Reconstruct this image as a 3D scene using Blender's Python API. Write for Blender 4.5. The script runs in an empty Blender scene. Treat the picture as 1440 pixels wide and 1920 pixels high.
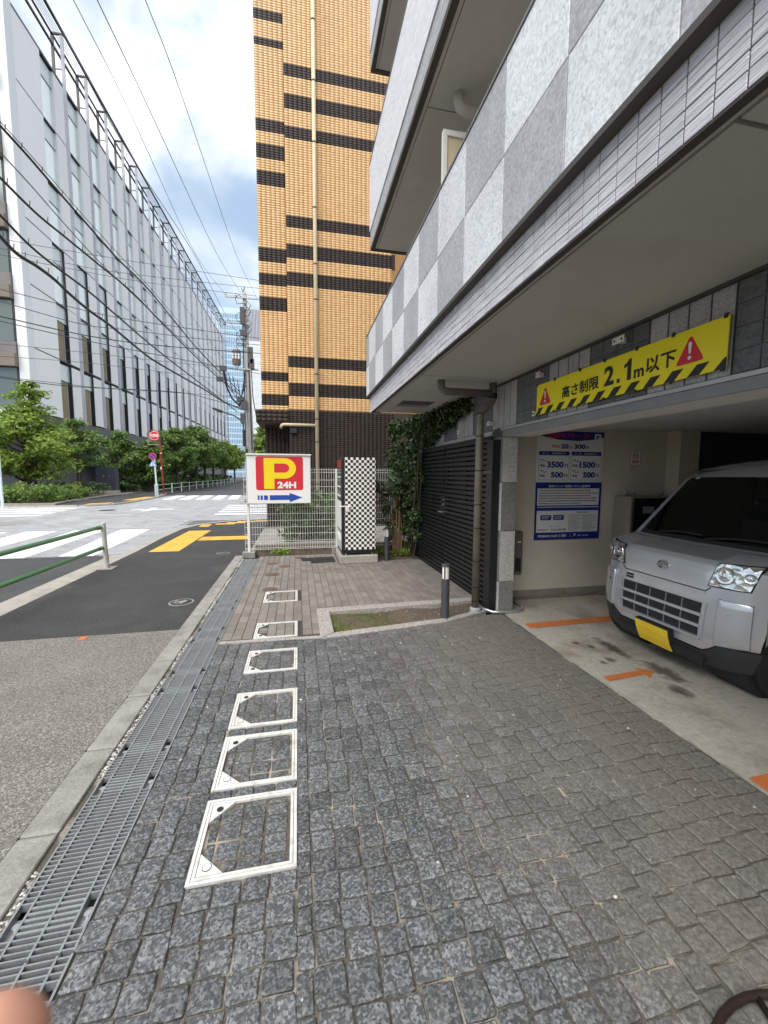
import bpy, bmesh, math, random
import numpy as np
from mathutils import Vector, Matrix
random.seed(11)
rng = np.random.default_rng(5)
S = bpy.context.scene
COL = S.collection
R = math.radians

# ------------------------------------------------------------------ camera
def camera():
    yaw, pitch, roll = R(11.946), R(-5.212), R(.241)
    cy, sy = math.cos(yaw), math.sin(yaw)
    f = Vector((sy*math.cos(pitch), cy*math.cos(pitch), math.sin(pitch)))
    r = Vector((cy, -sy, 0)); u = r.cross(f)
    r2 = r*math.cos(roll) + u*math.sin(roll); u2 = -r*math.sin(roll) + u*math.cos(roll)
    cd = bpy.data.cameras.new('camera'); cam = bpy.data.objects.new('camera', cd); COL.objects.link(cam)
    m = Matrix((r2, u2, -f)).transposed().to_4x4(); m.translation = (0, 0, 1.65)
    cam.matrix_world = m
    cd.sensor_fit = 'HORIZONTAL'; cd.sensor_width = 36; cd.lens = 19.0
    cd.clip_start = .01; cd.clip_end = 6000
    cd.dof.use_dof = True; cd.dof.focus_distance = 3.2; cd.dof.aperture_fstop = 9.5
    S.camera = cam
camera()

# ------------------------------------------------------------------ light
SUN = Vector((-.35, -.50, .9)).normalized()
def lighting():
    w = bpy.data.worlds.new('World'); S.world = w; w.use_nodes = True
    nt = w.node_tree; N = nt.nodes; L = nt.links
    bg = N['Background']; bg.inputs[1].default_value = .075
    sky = N.new('ShaderNodeTexSky'); sky.sky_type = 'NISHITA'; sky.sun_disc = False
    sky.sun_elevation = math.asin(SUN.z); sky.sun_rotation = math.atan2(SUN.x, SUN.y)
    sky.air_density = 1.0; sky.dust_density = 1.2; sky.ozone_density = 1.0
    tc = N.new('ShaderNodeTexCoord')
    mp = N.new('ShaderNodeMapping'); mp.inputs['Scale'].default_value = (1, 1, 1.5); mp.inputs['Location'].default_value = (1.7, .4, .9)
    L.new(tc.outputs['Generated'], mp.inputs[0])
    n1 = N.new('ShaderNodeTexNoise'); n1.inputs['Scale'].default_value = 2.3; n1.inputs['Detail'].default_value = 7; n1.inputs['Roughness'].default_value = .5; n1.inputs['Distortion'].default_value = .35
    L.new(mp.outputs[0], n1.inputs['Vector'])
    rp = N.new('ShaderNodeValToRGB'); rp.color_ramp.elements[0].position = .37; rp.color_ramp.elements[1].position = .60
    rp.color_ramp.interpolation = 'EASE'
    L.new(n1.outputs[0], rp.inputs[0])
    n2 = N.new('ShaderNodeTexNoise'); n2.inputs['Scale'].default_value = 4.1; n2.inputs['Detail'].default_value = 5
    L.new(mp.outputs[0], n2.inputs['Vector'])
    cr = N.new('ShaderNodeValToRGB'); cr.color_ramp.elements[0].position = .3; cr.color_ramp.elements[1].position = .65
    cr.color_ramp.elements[0].color = (.62, .68, .76, 1); cr.color_ramp.elements[1].color = (1, 1, 1, 1)
    L.new(n2.outputs[0], cr.inputs[0])
    cs = N.new('ShaderNodeVectorMath'); cs.operation = 'SCALE'; cs.inputs['Scale'].default_value = 7.4
    L.new(cr.outputs[0], cs.inputs[0])
    # hazy veil over the blue, then clouds
    veil = N.new('ShaderNodeMix'); veil.data_type = 'RGBA'; veil.inputs[0].default_value = .8
    veil.inputs[7].default_value = (2.45, 3.25, 4.2, 1); L.new(sky.outputs[0], veil.inputs[6])
    mx = N.new('ShaderNodeMix'); mx.data_type = 'RGBA'
    L.new(rp.outputs[0], mx.inputs[0]); L.new(veil.outputs[2], mx.inputs[6]); L.new(cs.outputs[0], mx.inputs[7])
    L.new(mx.outputs[2], bg.inputs[0])
    sd = bpy.data.lights.new('sun', 'SUN'); sd.energy = 1.5; sd.angle = R(60); sd.color = (1, .96, .9)
    so = bpy.data.objects.new('sun', sd); COL.objects.link(so)
    so.rotation_euler = SUN.to_track_quat('Z', 'Y').to_euler()
    so.location = (0, 0, 60)
lighting()
S.view_settings.view_transform = 'Standard'; S.view_settings.look = 'None'
S.view_settings.exposure = 1.52; S.view_settings.gamma = 1; S.view_settings.use_curve_mapping = False
S.render.engine = 'CYCLES'
S.cycles.max_bounces = 8; S.cycles.diffuse_bounces = 5; S.cycles.glossy_bounces = 4; S.cycles.transparent_max_bounces = 8
S.cycles.use_denoising = True
S.cycles.sample_clamp_indirect = 6

# ------------------------------------------------------------------ materials
MATS = {}
def mat(name, col, rough=.6, metal=0, var=.12, vs=3., fine=.0, fs=60., bump=.0, bs=120., rnd=0., island=0., coat=0., col2=None, spec=.5, stretch=None, dirt=None, grime=None):
    """Principled with position noise: large tone variation, fine grain, bump, per-object / per-island tone."""
    m = bpy.data.materials.new(name); m.use_nodes = True; MATS[name] = m
    nt = m.node_tree; N = nt.nodes; L = nt.links; b = N['Principled BSDF']
    b.inputs['Roughness'].default_value = rough; b.inputs['Metallic'].default_value = metal
    b.inputs['Specular IOR Level'].default_value = spec
    if coat: b.inputs['Coat Weight'].default_value = coat; b.inputs['Coat Roughness'].default_value = .05
    g = N.new('ShaderNodeNewGeometry'); src = g.outputs['Position']
    if stretch:
        mp = N.new('ShaderNodeMapping'); mp.inputs['Scale'].default_value = stretch; L.new(src, mp.inputs[0]); src = mp.outputs[0]
    def noise(scale, det=4, rgh=.6):
        n = N.new('ShaderNodeTexNoise'); n.inputs['Scale'].default_value = scale; n.inputs['Detail'].default_value = det; n.inputs['Roughness'].default_value = rgh
        L.new(src, n.inputs['Vector']); return n.outputs[0]
    def math_(op, a, bb):
        n = N.new('ShaderNodeMath'); n.operation = op
        for i, v in enumerate((a, bb)):
            if hasattr(v, 'links'): L.new(v, n.inputs[i])
            else: n.inputs[i].default_value = v
        return n.outputs[0]
    fac = None
    def add(sock, amp, center=.5):
        nonlocal fac
        t = math_('MULTIPLY', math_('SUBTRACT', sock, center), amp*2)
        fac = math_('ADD', t, 1. if fac is None else fac)
    if var: add(noise(vs), var*1.8)
    if fine: add(noise(fs, 3, .7), fine*2.2)
    if rnd:
        oi = N.new('ShaderNodeObjectInfo'); add(oi.outputs['Random'], rnd)
    if island: add(g.outputs['Random Per Island'], island)
    colr = N.new('ShaderNodeRGB'); colr.outputs[0].default_value = (*col, 1); cout = colr.outputs[0]
    if col2:
        mx = N.new('ShaderNodeMix'); mx.data_type = 'RGBA'; L.new(cout, mx.inputs[6]); mx.inputs[7].default_value = (*col2, 1)
        rp = N.new('ShaderNodeValToRGB'); rp.color_ramp.elements[0].position = .42; rp.color_ramp.elements[1].position = .6
        L.new(noise(fs, 3, .65), rp.inputs[0]); L.new(rp.outputs[0], mx.inputs[0]); cout = mx.outputs[2]
    if fac is not None:
        sc = N.new('ShaderNodeVectorMath'); sc.operation = 'SCALE'; L.new(cout, sc.inputs[0]); L.new(fac, sc.inputs['Scale']); cout = sc.outputs[0]
    if grime:   # (colour, scale, lo, hi, strength) irregular stains
        gm = N.new('ShaderNodeMix'); gm.data_type = 'RGBA'; L.new(cout, gm.inputs[6]); gm.inputs[7].default_value = (*grime[0], 1)
        rp = N.new('ShaderNodeValToRGB'); rp.color_ramp.elements[0].position = grime[2]; rp.color_ramp.elements[1].position = grime[3]
        L.new(noise(grime[1], 6, .62), rp.inputs[0]); L.new(math_('MULTIPLY', rp.outputs[0], grime[4]), gm.inputs[0]); cout = gm.outputs[2]
    L.new(cout, b.inputs['Base Color'])
    if bump:
        bp = N.new('ShaderNodeBump'); bp.inputs['Strength'].default_value = bump; bp.inputs['Distance'].default_value = .01
        L.new(noise(bs, 4, .65), bp.inputs['Height']); L.new(bp.outputs[0], b.inputs['Normal'])
    m['_b'] = 1
    return m

def voro_mat(name, stops, scale, rough=.7, bump=.3, rnd=0., big=(0, 1), spec=.4, island=0.):
    """Speckled stone: every voronoi grain takes a tone from a ramp."""
    m = bpy.data.materials.new(name); m.use_nodes = True; MATS[name] = m
    nt = m.node_tree; N = nt.nodes; L = nt.links; b = N['Principled BSDF']; b.inputs['Roughness'].default_value = rough; b.inputs['Specular IOR Level'].default_value = spec
    g = N.new('ShaderNodeNewGeometry')
    v = N.new('ShaderNodeTexVoronoi'); v.inputs['Scale'].default_value = scale; L.new(g.outputs['Position'], v.inputs['Vector'])
    sep = N.new('ShaderNodeSeparateColor'); L.new(v.outputs['Color'], sep.inputs[0])
    n = N.new('ShaderNodeTexNoise'); n.inputs['Scale'].default_value = scale*.35; n.inputs['Detail'].default_value = 4; L.new(g.outputs['Position'], n.inputs['Vector'])
    mx = N.new('ShaderNodeMath'); mx.operation = 'MULTIPLY_ADD'; mx.inputs[1].default_value = .55; L.new(sep.outputs[0], mx.inputs[0])
    m2 = N.new('ShaderNodeMath'); m2.operation = 'MULTIPLY'; m2.inputs[1].default_value = .45; L.new(n.outputs[0], m2.inputs[0]); L.new(m2.outputs[0], mx.inputs[2])
    rp = N.new('ShaderNodeValToRGB'); e = rp.color_ramp.elements
    for i, (p, c) in enumerate(stops):
        k = e[i] if i < 2 else e.new(p)
        k.position = p; k.color = (*c, 1)
    L.new(mx.outputs[0], rp.inputs[0]); out = rp.outputs[0]
    n2 = N.new('ShaderNodeTexNoise'); n2.inputs['Scale'].default_value = 2.2; n2.inputs['Detail'].default_value = 5; L.new(g.outputs['Position'], n2.inputs['Vector'])
    fa = N.new('ShaderNodeMath'); fa.operation = 'MULTIPLY_ADD'; fa.inputs[1].default_value = .5; fa.inputs[2].default_value = .75; L.new(n2.outputs[0], fa.inputs[0]); f = fa.outputs[0]
    for sock, amp in ((N.new('ShaderNodeObjectInfo').outputs['Random'], rnd), (g.outputs['Random Per Island'], island)):
        if amp:
            a = N.new('ShaderNodeMath'); a.operation = 'MULTIPLY_ADD'; a.inputs[1].default_value = amp*2; a.inputs[2].default_value = 1-amp; L.new(sock, a.inputs[0])
            k = N.new('ShaderNodeMath'); k.operation = 'MULTIPLY'; L.new(a.outputs[0], k.inputs[0]); L.new(f, k.inputs[1]); f = k.outputs[0]
    sc = N.new('ShaderNodeVectorMath'); sc.operation = 'SCALE'; L.new(out, sc.inputs[0]); L.new(f, sc.inputs['Scale']); L.new(sc.outputs[0], b.inputs['Base Color'])
    if bump:
        bp = N.new('ShaderNodeBump'); bp.inputs['Strength'].default_value = bump; bp.inputs['Distance'].default_value = .006
        L.new(mx.outputs[0], bp.inputs['Height']); L.new(bp.outputs[0], b.inputs['Normal'])
    return m

def leaf_mat(name, c1, c2, trans=.25):
    m = bpy.data.materials.new(name); m.use_nodes = True; MATS[name] = m
    nt = m.node_tree; N = nt.nodes; L = nt.links; b = N['Principled BSDF']; b.inputs['Roughness'].default_value = .5
    g = N.new('ShaderNodeNewGeometry'); rp = N.new('ShaderNodeValToRGB'); rp.color_ramp.elements[0].color = (*c1, 1); rp.color_ramp.elements[1].color = (*c2, 1)
    L.new(g.outputs['Random Per Island'], rp.inputs[0])
    n = N.new('ShaderNodeTexNoise'); n.inputs['Scale'].default_value = 1.3; n.inputs['Detail'].default_value = 3; L.new(g.outputs['Position'], n.inputs['Vector'])
    f = N.new('ShaderNodeMath'); f.operation = 'MULTIPLY_ADD'; f.inputs[1].default_value = 1.2; f.inputs[2].default_value = .4; L.new(n.outputs[0], f.inputs[0])
    sc = N.new('ShaderNodeVectorMath'); sc.operation = 'SCALE'; L.new(rp.outputs[0], sc.inputs[0]); L.new(f.outputs[0], sc.inputs['Scale'])
    L.new(sc.outputs[0], b.inputs['Base Color'])
    tr = N.new('ShaderNodeBsdfTranslucent'); L.new(sc.outputs[0], tr.inputs[0])
    ms = N.new('ShaderNodeMixShader'); ms.inputs[0].default_value = trans; L.new(b.outputs[0], ms.inputs[1]); L.new(tr.outputs[0], ms.inputs[2])
    L.new(ms.outputs[0], N['Material Output'].inputs[0])
    return m

def flat(name, col, rough=.5, metal=0, **k):
    return mat(name, col, rough, metal, var=k.pop('var', .05), vs=k.pop('vs', 2), **k)

# ------------------------------------------------------------------ mesh building
WL = {}
def wl(p): return WL.get(p.name, Vector((0, 0, 0))) if p is not None else Vector((0, 0, 0))

class MB:
    def __init__(s): s.v = []; s.f = []; s.m = []; s.mi = 0
    def add(s, vs, fs):
        o = len(s.v); s.v += [tuple(x) for x in vs]; s.f += [tuple(i+o for i in f) for f in fs]; s.m += [s.mi]*len(fs); return s
    def box(s, x0, x1, y0, y1, z0, z1, c=0.):
        if c <= 0:
            vs = [(x, y, z) for z in (z0, z1) for y in (y0, y1) for x in (x0, x1)]
            return s.add(vs, [(0, 2, 3, 1), (4, 5, 7, 6), (0, 1, 5, 4), (2, 6, 7, 3), (0, 4, 6, 2), (1, 3, 7, 5)])
        return s.cbox(Matrix.Translation(((x0+x1)/2, (y0+y1)/2, (z0+z1)/2)), x1-x0, y1-y0, z1-z0, c)
    def cbox(s, M, sx, sy, sz, c):
        c = min(c, sx*.45, sy*.45, sz*.45)
        hx, hy, hz = sx/2, sy/2, sz/2
        vs = []; idx = {}
        for ix in (-1, 1):
            for iy in (-1, 1):
                for iz in (-1, 1):
                    for a in range(3):
                        p = [ix*(hx-c), iy*(hy-c), iz*(hz-c)]; p[a] = (ix*hx, iy*hy, iz*hz)[a]
                        idx[(ix, iy, iz, a)] = len(vs); vs.append(M @ Vector(p))
        fs = []
        for a in range(3):
            b, d = (a+1) % 3, (a+2) % 3
            for sg in (-1, 1):
                q = []
                for (u, w) in ((-1, -1), (1, -1), (1, 1), (-1, 1)):
                    k = [0, 0, 0]; k[a] = sg; k[b] = u; k[d] = w; q.append(idx[(*k, a)])
                fs.append(q if sg > 0 else q[::-1])
        for a in range(3):     # edges along axis a
            b, d = (a+1) % 3, (a+2) % 3
            for u in (-1, 1):
                for w in (-1, 1):
                    k0 = [0, 0, 0]; k0[a] = -1; k0[b] = u; k0[d] = w; k1 = list(k0); k1[a] = 1
                    q = [idx[(*k0, b)], idx[(*k1, b)], idx[(*k1, d)], idx[(*k0, d)]]
                    fs.append(q if u*w < 0 else q[::-1])
        for ix in (-1, 1):
            for iy in (-1, 1):
                for iz in (-1, 1):
                    q = [idx[(ix, iy, iz, a)] for a in range(3)]
                    fs.append(q if ix*iy*iz > 0 else q[::-1])
        return s.add(vs, fs)
    def tube(s, pts, r, n=8, cap=True):
        pts = [Vector(p) for p in pts]; k = len(pts); rr = r if isinstance(r, (list, tuple)) else [r]*k
        vs = []; up = None
        for i, p in enumerate(pts):
            t = (pts[min(i+1, k-1)]-pts[max(i-1, 0)]).normalized()
            if up is None:
                up = Vector((0, 0, 1)) if abs(t.z) < .9 else Vector((1, 0, 0))
            a = t.cross(up)
            if a.length < 1e-5: a = t.cross(Vector((0, 1, 0)))
            a.normalize(); b = a.cross(t).normalized(); up = b
            for j in range(n):
                q = 2*math.pi*j/n; vs.append(p+a*rr[i]*math.cos(q)+b*rr[i]*math.sin(q))
        fs = [(i*n+j, i*n+(j+1) % n, (i+1)*n+(j+1) % n, (i+1)*n+j) for i in range(k-1) for j in range(n)]
        if cap: fs += [tuple(range(n))[::-1], tuple(range((k-1)*n, k*n))]
        return s.add(vs, fs)
    def cyl(s, x, y, z0, z1, r0, r1=None, n=16): return s.tube([(x, y, z0), (x, y, z1)], [r0, r0 if r1 is None else r1], n)
    def lathe(s, x, y, prof, n=20):
        return s.tube([(x, y, z) for z, r in prof], [max(r, 1e-4) for z, r in prof], n)
    def prism(s, poly, z0, z1):
        n = len(poly); vs = [(x, y, z0) for x, y in poly]+[(x, y, z1) for x, y in poly]
        ar = sum(poly[i][0]*poly[(i+1) % n][1]-poly[(i+1) % n][0]*poly[i][1] for i in range(n))
        fs = [tuple(range(n))[::-1], tuple(range(n, 2*n))]+[(i, (i+1) % n, n+(i+1) % n, n+i) for i in range(n)]
        if ar < 0: fs = [f[::-1] for f in fs]
        return s.add(vs, fs)
    def plate(s, poly, O, U, V, W, d0, d1):
        """polygon (u,v) in the plane O,U,V, thick along W from d0 to d1"""
        O, U, V, W = map(Vector, (O, U, V, W)); n = len(poly)
        vs = [O+U*a+V*b+W*d for d in (d0, d1) for a, b in poly]
        ar = sum(poly[i][0]*poly[(i+1) % n][1]-poly[(i+1) % n][0]*poly[i][1] for i in range(n))
        fs = [tuple(range(n))[::-1], tuple(range(n, 2*n))]+[(i, (i+1) % n, n+(i+1) % n, n+i) for i in range(n)]
        if (ar < 0) != (U.cross(V).dot(W) < 0): fs = [f[::-1] for f in fs]
        return s.add(vs, fs)
    def grid(s, P, flip=False):
        a = len(P); b = len(P[0]); vs = [p for r in P for p in r]
        fs = [(i*b+j, i*b+j+1, (i+1)*b+j+1, (i+1)*b+j) for i in range(a-1) for j in range(b-1)]
        if flip: fs = [f[::-1] for f in fs]
        return s.add(vs, fs)
    def mesh(s, name, mats, off=(0, 0, 0), smooth=False):
        me = bpy.data.meshes.new(name)
        o = Vector(off)
        me.from_pydata([(x-o.x, y-o.y, z-o.z) for x, y, z in s.v], [], s.f)
        for m in (mats if isinstance(mats, (list, tuple)) else [mats]): me.materials.append(MATS[m] if isinstance(m, str) else m)
        if any(s.m): me.polygons.foreach_set('material_index', s.m)
        if smooth: me.polygons.foreach_set('use_smooth', [True]*len(s.f))
        me.update(); return me
    def build(s, name, mats, parent=None, smooth=False, bevel=0., origin=None):
        a = np.array(s.v); lo, hi = a.min(0), a.max(0)
        c = Vector(origin) if origin else Vector(((lo[0]+hi[0])/2, (lo[1]+hi[1])/2, lo[2]))
        me = s.mesh(name, mats, c, smooth)
        if bevel:
            bm = bmesh.new(); bm.from_mesh(me); bmesh.ops.remove_doubles(bm, verts=bm.verts, dist=1e-5)
            es = [e for e in bm.edges if len(e.link_faces) == 2 and e.calc_face_angle(0) > .5]
            bmesh.ops.bevel(bm, geom=es, offset=bevel, segments=2 if bevel > .01 else 1, affect='EDGES', clamp_overlap=True)
            bm.to_mesh(me); bm.free()
        return link(name, me, c, parent)

def link(name, me, wloc, parent=None):
    o = bpy.data.objects.new(name, me); COL.objects.link(o)
    wloc = Vector(wloc); o.location = wloc-wl(parent)
    if parent is not None: o.parent = parent
    WL[o.name] = wloc
    return o
def smooth_by_angle(o, ang=40):
    me = o.data; me.polygons.foreach_set('use_smooth', [True]*len(me.polygons))
    me.set_sharp_from_angle(angle=R(ang)); return o
def tag(o, label=None, cat=None, group=None, kind=None):
    for k, v in (('label', label), ('category', cat), ('group', group), ('kind', kind)):
        if v: o[k] = v
    return o
def thing(name, loc, label, cat, group=None):
    o = bpy.data.objects.new(name, None); COL.objects.link(o); o.location = loc; o.empty_display_size = .2
    WL[o.name] = Vector(loc); return tag(o, label, cat, group)
def struct(o): return tag(o, kind='structure')
def stuff(o): return tag(o, kind='stuff')
def dup(root, loc, rotz=None, label=None, scale=None):
    def cp(o, p):
        c = o.copy(); COL.objects.link(c)
        if p is not None: c.parent = p
        for ch in kids.get(o.name, []): cp(ch, c)
        return c
    r = cp(root, None); r.location = loc
    if rotz is not None: r.rotation_euler = (0, 0, rotz)
    if scale: r.scale = scale if isinstance(scale, tuple) else (scale,)*3
    WL[r.name] = Vector(loc)
    if label: r['label'] = label
    return r
kids = {}
def register(root):
    """remember the tree below a finished thing so that dup() can copy it"""
    for o in COL.objects:
        if o.parent is not None:
            l = kids.setdefault(o.parent.name, [])
            if o not in l: l.append(o)

def pieces(parent, name, variants, mats, places, limit=300, eye=(0, 0, 1.65)):
    """places: (Matrix, variant, material index); the ones that show largest become objects, the rest one joined part"""
    eye = Vector(eye)
    places = sorted(places, key=lambda p: (p[0].translation-eye).length)
    mats = mats if isinstance(mats, (list, tuple)) else [mats]
    ms = {}
    base = wl(parent)
    for M, v, k in places[:limit]:
        if (v, k) not in ms:
            b = MB(); b.add(*variants[v]); ms[(v, k)] = b.mesh(name, mats[k])
        o = bpy.data.objects.new(name, ms[(v, k)]); COL.objects.link(o); o.parent = parent
        L = M.copy(); L.translation = M.translation-base; o.matrix_basis = L
    rest = places[limit:]
    if rest:
        for k in range(len(mats)):
            b = MB()
            for M, v, kk in rest:
                if kk == k: vs, fs = variants[v]; b.add([M @ Vector(p) for p in vs], fs)
            if b.v: stuff(b.build(name+'_field', mats[k], parent))

def TRS(x, y, z, sx=1, sy=1, sz=1, rz=0):
    return Matrix.Translation((x, y, z)) @ Matrix.Rotation(rz, 4, 'Z') @ Matrix.Diagonal((sx, sy, sz, 1))
# frame on a wall: local x -> U, y -> V, z -> outward W
def WALL(O, U, V, W, sx=1, sy=1, sz=1):
    M = Matrix((Vector(U)*sx, Vector(V)*sy, Vector(W)*sz)).transposed().to_4x4(); M.translation = O; return M

def chamfer_tile(c=.06, d=.5):
    """unit piece: top at z=0, body down to z=-1, chamfered rim (c of the width, d of the depth)"""
    h = .5; i = .5-c
    vs = [(-h, -h, -1), (h, -h, -1), (h, h, -1), (-h, h, -1), (-h, -h, -d), (h, -h, -d), (h, h, -d), (-h, h, -d), (-i, -i, 0), (i, -i, 0), (i, i, 0), (-i, i, 0)]
    fs = [(8, 9, 10, 11)]+[(k, (k+1) % 4, 4+(k+1) % 4, 4+k) for k in range(4)]+[(4+k, 4+(k+1) % 4, 8+(k+1) % 4, 8+k) for k in range(4)]
    return vs, fs
def rough_sett(seed):
    r = random.Random(seed); ring = []
    base = [(-.5, -.45), (-.45, -.5), (0, -.5), (.45, -.5), (.5, -.45), (.5, 0), (.5, .45), (.45, .5), (0, .5), (-.45, .5), (-.5, .45), (-.5, 0)]
    n = len(base)
    out = [(x*(1+r.uniform(-.06, .03)), y*(1+r.uniform(-.06, .03))) for x, y in base]
    vs = [(x, y, -1) for x, y in out]+[(x*1.0, y*1.0, -.22+r.uniform(-.08, .08)) for x, y in out]+[(x*(.91+r.uniform(-.05, .03)), y*(.91+r.uniform(-.05, .03)), r.uniform(-.10, .03)) for x, y in out]
    vs.append((r.uniform(-.1, .1), r.uniform(-.1, .1), r.uniform(-.05, .12)))
    fs = [(k, (k+1) % n, n+(k+1) % n, n+k) for k in range(n)]+[(n+k, n+(k+1) % n, 2*n+(k+1) % n, 2*n+k) for k in range(n)]+[(2*n+k, 2*n+(k+1) % n, 3*n) for k in range(n)]
    return vs, fs

def text(body, m, parent, O, U, V, W, h=None, w=None, name='lettering', bold=0., d=(.001, .0025), align='L', label=None, shear=0.):
    """flat raised lettering: O = lower left of the text box in world space, U/V in the plane, W outward"""
    c = bpy.data.curves.new(name, 'FONT'); c.body = body; c.offset = bold; c.resolution_u = 3; c.shear = shear
    o = bpy.data.objects.new('tmp', c); COL.objects.link(o)
    dg = bpy.context.evaluated_depsgraph_get(); dg.update()
    me = bpy.data.meshes.new_from_object(o.evaluated_get(dg)); bpy.data.objects.remove(o)
    n = len(me.vertices); co = np.zeros(n*3); me.vertices.foreach_get('co', co); co = co.reshape(-1, 3)
    lo, hi = co.min(0), co.max(0); sx = sy = 1.
    if h: sy = h/(hi[1]-lo[1]); sx = sy
    if w:
        sx = w/(hi[0]-lo[0])
        if not h: sy = sx
    O, U, V, W = map(Vector, (O, U, V, W))
    tw = (hi[0]-lo[0])*sx
    ax = {'L': 0, 'C': -tw/2, 'R': -tw}[align]
    faces = [tuple(p.vertices) for p in me.polygons]
    b = MB()
    b.add([O+U*((x-lo[0])*sx+ax)+V*((y-lo[1])*sy)+W*d[1] for x, y, z in co], faces)
    bpy.data.meshes.remove(me)
    ob = b.build(name, m, parent)
    if label: ob['label'] = label
    return ob

def circle(cx, cy, r, n=24, a0=0, a1=2*math.pi): return [(cx+r*math.cos(a0+(a1-a0)*i/n), cy+r*math.sin(a0+(a1-a0)*i/n)) for i in range(n)]
def rrect(x0, x1, y0, y1, r, n=4):
    p = []
    for cx, cy, a in ((x1-r, y0+r, -90), (x1-r, y1-r, 0), (x0+r, y1-r, 90), (x0+r, y0+r, 180)):
        p += [(cx+r*math.cos(R(a+90*i/n)), cy+r*math.sin(R(a+90*i/n))) for i in range(n+1)]
    return p
# ------------------------------------------------------------------ material list
def stain_mat():
    m = bpy.data.materials.new('oil_stain'); m.use_nodes = True; MATS['oil_stain'] = m
    nt = m.node_tree; N = nt.nodes; L = nt.links; b = N['Principled BSDF']; b.inputs['Base Color'].default_value = (.075, .06, .045, 1); b.inputs['Roughness'].default_value = .45
    tc = N.new('ShaderNodeTexCoord'); mp = N.new('ShaderNodeMapping'); mp.inputs['Location'].default_value = (-1, -1, 0); mp.inputs['Scale'].default_value = (2, 2, 0); L.new(tc.outputs['Generated'], mp.inputs[0])
    ln = N.new('ShaderNodeVectorMath'); ln.operation = 'LENGTH'; L.new(mp.outputs[0], ln.inputs[0])
    g = N.new('ShaderNodeNewGeometry'); n = N.new('ShaderNodeTexNoise'); n.inputs['Scale'].default_value = 14; n.inputs['Detail'].default_value = 6; L.new(g.outputs['Position'], n.inputs['Vector'])
    a = N.new('ShaderNodeMath'); a.operation = 'MULTIPLY_ADD'; a.inputs[1].default_value = 1.1; L.new(n.outputs[0], a.inputs[0]); L.new(ln.outputs['Value'], a.inputs[2])
    r = N.new('ShaderNodeMapRange'); r.inputs['From Min'].default_value = .85; r.inputs['From Max'].default_value = 1.3; r.inputs['To Min'].default_value = .55; r.inputs['To Max'].default_value = 0; L.new(a.outputs[0], r.inputs[0]); L.new(r.outputs[0], b.inputs['Alpha'])
mat('asphalt_dark', (.043, .042, .041), .85, fine=1.0, fs=58, bump=1., bs=70, var=.2, vs=1.1, grime=((.075, .072, .068), 1.3, .5, .7, .6))
mat('asphalt_road', (.055, .055, .056), .8, fine=.5, fs=60, bump=.4, bs=120, var=.2, vs=.6, grime=((.09, .088, .085), .5, .5, .68, .6))
mat('soil', (.115, .088, .062), 1., fine=.6, fs=70, bump=1., bs=60, var=.25, vs=6)
mat('moss', (.05, .065, .02), .95, fine=.6, fs=90, bump=1., bs=80, var=.3, vs=8, grime=((.06, .043, .03), 14, .45, .6, .9))
voro_mat('pebble', [(.0, (.07, .063, .057)), (.35, (.125, .112, .10)), (.6, (.215, .198, .175)), (.85, (.38, .36, .325))], 150, .8, .6)
mat('concrete', (.27, .26, .235), .85, fine=.25, fs=90, bump=.3, bs=120, var=.2, vs=4, rnd=.08, grime=((.11, .10, .085), 6, .5, .72, .6))
mat('concrete_light', (.36, .33, .29), .85, fine=.3, fs=110, bump=.4, bs=140, var=.15, vs=3, grime=((.17, .15, .13), 5, .5, .75, .5))
mat('block_grey', (.33, .335, .34), .75, var=.18, vs=1.2, fine=.2, fs=30, island=.12, grime=((.17, .17, .165), 1.6, .5, .7, .5))
mat('block_joint', (.12, .12, .115), .9)
mat('paint_white', (.78, .78, .77), .6, var=.08, vs=4, fine=.12, fs=40, grime=((.3, .3, .3), 16, .62, .72, .5))
mat('cover_white', (.64, .63, .60), .5, var=.1, vs=9, fine=.1, fs=50, grime=((.36, .33, .28), 13, .53, .68, .6))
mat('tactile_yellow', (.80, .43, .06), .6, var=.15, vs=5, rnd=.08, grime=((.3, .18, .06), 9, .55, .75, .5))
mat('galvanised', (.285, .30, .302), .5, .35, var=.12, vs=12, fine=.2, fs=100)
mat('steel_dark', (.012, .013, .014), .6, .2, var=.1)
mat('steel', (.55, .56, .57), .35, .8, var=.1, vs=8)
mat('gravel', (.42, .40, .38), .8, island=.55, var=.1)
mat('bed_sand', (.10, .088, .07), .95, fine=.4, fs=90, bump=.6, bs=80, var=.25, vs=3, grime=((.40, .345, .275), 3.1, .51, .62, .85))
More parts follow.
